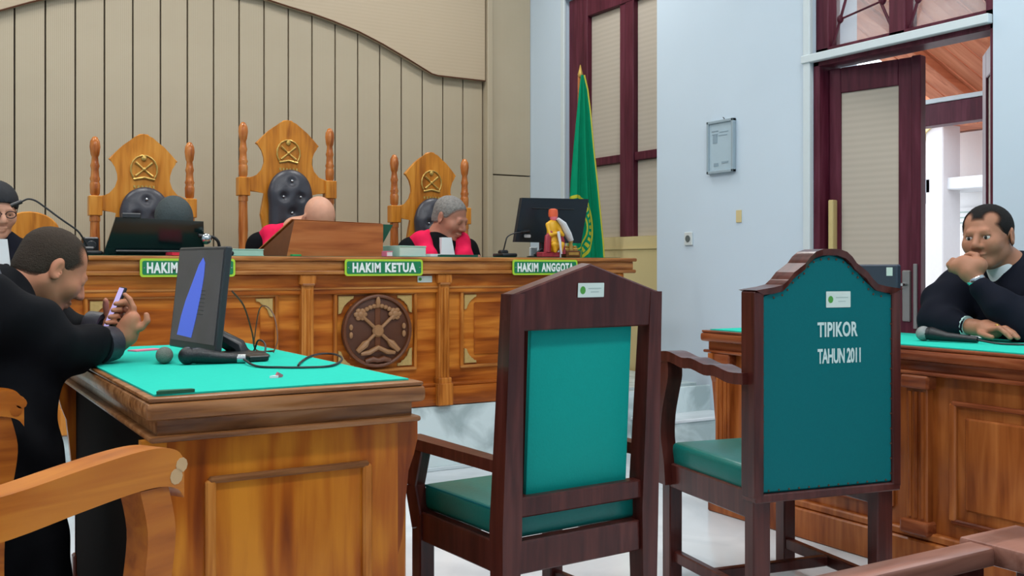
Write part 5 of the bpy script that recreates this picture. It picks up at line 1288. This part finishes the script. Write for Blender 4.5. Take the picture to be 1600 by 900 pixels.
# ---- judges behind the bench
def judge(lab, hc, bear, pitch, hs, base, sh_z, sh_bear, skin_, hair=None, bib=True, cap=None, stole='collar_red', robe='robe_black', sh=.19, round_=1.0, front=.06, bw=1.0):
    p = wthing('person', (base[0], base[1], PZ), lab, 'person')
    HT = head_frame(V(hc), bear, pitch, 0, hs)
    b = math.radians(sh_bear); fw = V((math.sin(b), math.cos(b), 0)); rt = V((-fw.y, fw.x, 0))
    c = V((base[0], base[1], sh_z))
    B = Body(); add_head(B, HT, hs, round_, True)
    B.chain([HT @ V((-.035, 0, -.06)), c + V((0, 0, .06)), c + V((0, 0, -.1))], [.058, .062, .10], .03)
    B.chain([c + V((0, 0, -.1)), V((base[0], base[1], PZ + .5))], [.12, .13], .03)
    for s in (-1, 1): B.chain([c, c + rt * s * sh + V((0, 0, -.04)), c + rt * s * (sh + .07) + fw * .10 + V((0, 0, -.15))], [.06, .05, .04], .02)
    B.mesh('body', skin_, .0062, p)
    R = Body()
    R.chain([c + V((0, 0, -.01)), c + V((0, 0, -.14)), V((base[0], base[1], PZ + .45))], [.10, .16, .18], .06)
    for s in (-1, 1):
        R.chain([c + V((0, 0, -.02)), c + rt * s * sh + V((0, 0, -.045)), c + rt * s * (sh + .07) + fw * .06 + V((0, 0, -.22)), c + rt * s * (sh + .02) + fw * .17 + V((0, 0, -.235))], [.09, .075, .065, .05], .05)
    R.block((2.14, 5.2, .85), (3.34, .78, .61))
    R.mesh('robe', robe, .009, p, disp=folds(.003, 40))
    if stole:
        for s in (-1, 1):
            S = Body()
            S.chain([c + rt * s * .055 - fw * .02 + V((0, 0, .065)), c + rt * s * .13 + fw * .05 + V((0, 0, .02)), c + rt * s * .12 + fw * .115 + V((0, 0, -.08)), c + rt * s * .09 + fw * .135 + V((0, 0, -.26))], [.03, .055, .062, .055], .03)
            S.chain([c + rt * s * .13 + fw * .02 + V((0, 0, .02)), c + rt * s * .19 + fw * .0 + V((0, 0, -.02))], [.055, .050], .03)
            S.mesh('red_stole', stole, .008, p, disp=folds(.002, 60))
    if bib:
        m = MB(); q = c + fw * .185
        m.hexa([q + rt * .066 * bw + V((0, 0, -.22)), q - rt * .066 * bw + V((0, 0, -.22)), q - rt * .066 * bw - fw * .05 + V((0, 0, -.22)), q + rt * .066 * bw - fw * .05 + V((0, 0, -.22)), q + rt * .032 * bw - fw * .045 + V((0, 0, .04)), q - rt * .032 * bw - fw * .045 + V((0, 0, .04)), q - rt * .032 * bw - fw * .10 + V((0, 0, .04)), q + rt * .032 * bw - fw * .10 + V((0, 0, .04))])
        m.out('white_bib', 'shirt_white', p)
    if hair: hair_cap(HT, p, hair, hs, front=front, low=-.040, thick=.0035, round_=round_, soft=.03)
    face_parts(HT, p, hs, hair or 'hair_grey')
    return p, HT, c, fw, rt
judge('grey-haired judge in black and red robe with white bib', (2.985, 5.74, 1.40), 152, 24, 1.12, (2.93, 5.80), 1.235, 185, 'skin_judge', 'hair_grey', front=.078)
judge('bald judge in black and red robe bowed behind the reading stand', (2.09, 5.68, 1.362), 172, 52, 1.1, (1.98, 5.78), 1.255, 195, 'skin_pale', None, False)
jl, HT, c, fw, rt = judge('judge bent down behind the large laptop, only dark cap visible', (1.275, 5.70, 1.325), 185, 62, 1.1, (1.26, 5.84), 1.13, 182, 'skin_judge', None, False, stole=None)
hair_cap(HT, jl, 'cap_slate', 1.1, front=.03, low=-.03, thick=.013, name='cap', k=.004)
jc, HT, c, fw, rt = judge('man in black cap and dark suit with white shirt at the far left', (.415, 5.66, 1.375), 168, 14, 1.1, (.42, 5.72), 1.19, 172, 'skin_pale', None, True, stole=None, robe='suit_navy', sh=.17, bw=.55)
hair_cap(HT, jc, 'cap_black', 1.1, front=.055, low=.005, thick=.014, name='cap', k=.004)
gl = MB()
for y in (-1, 1):
    gl.tube([HT @ V((.100, y * .031 + .022 * math.cos(a), .016 * math.sin(a))) for a in [2 * math.pi * i / 14 for i in range(15)]], .0022, 6)
    gl.tube([HT @ V((.100, y * .053, .002)), HT @ V((.0, y * .088, .006))], .002, 6)
gl.tube([HT @ V((.101, -.009, .003)), HT @ V((.101, .009, .003))], .0022, 6)
gl.out('glasses', 'black_plastic', jc, True)
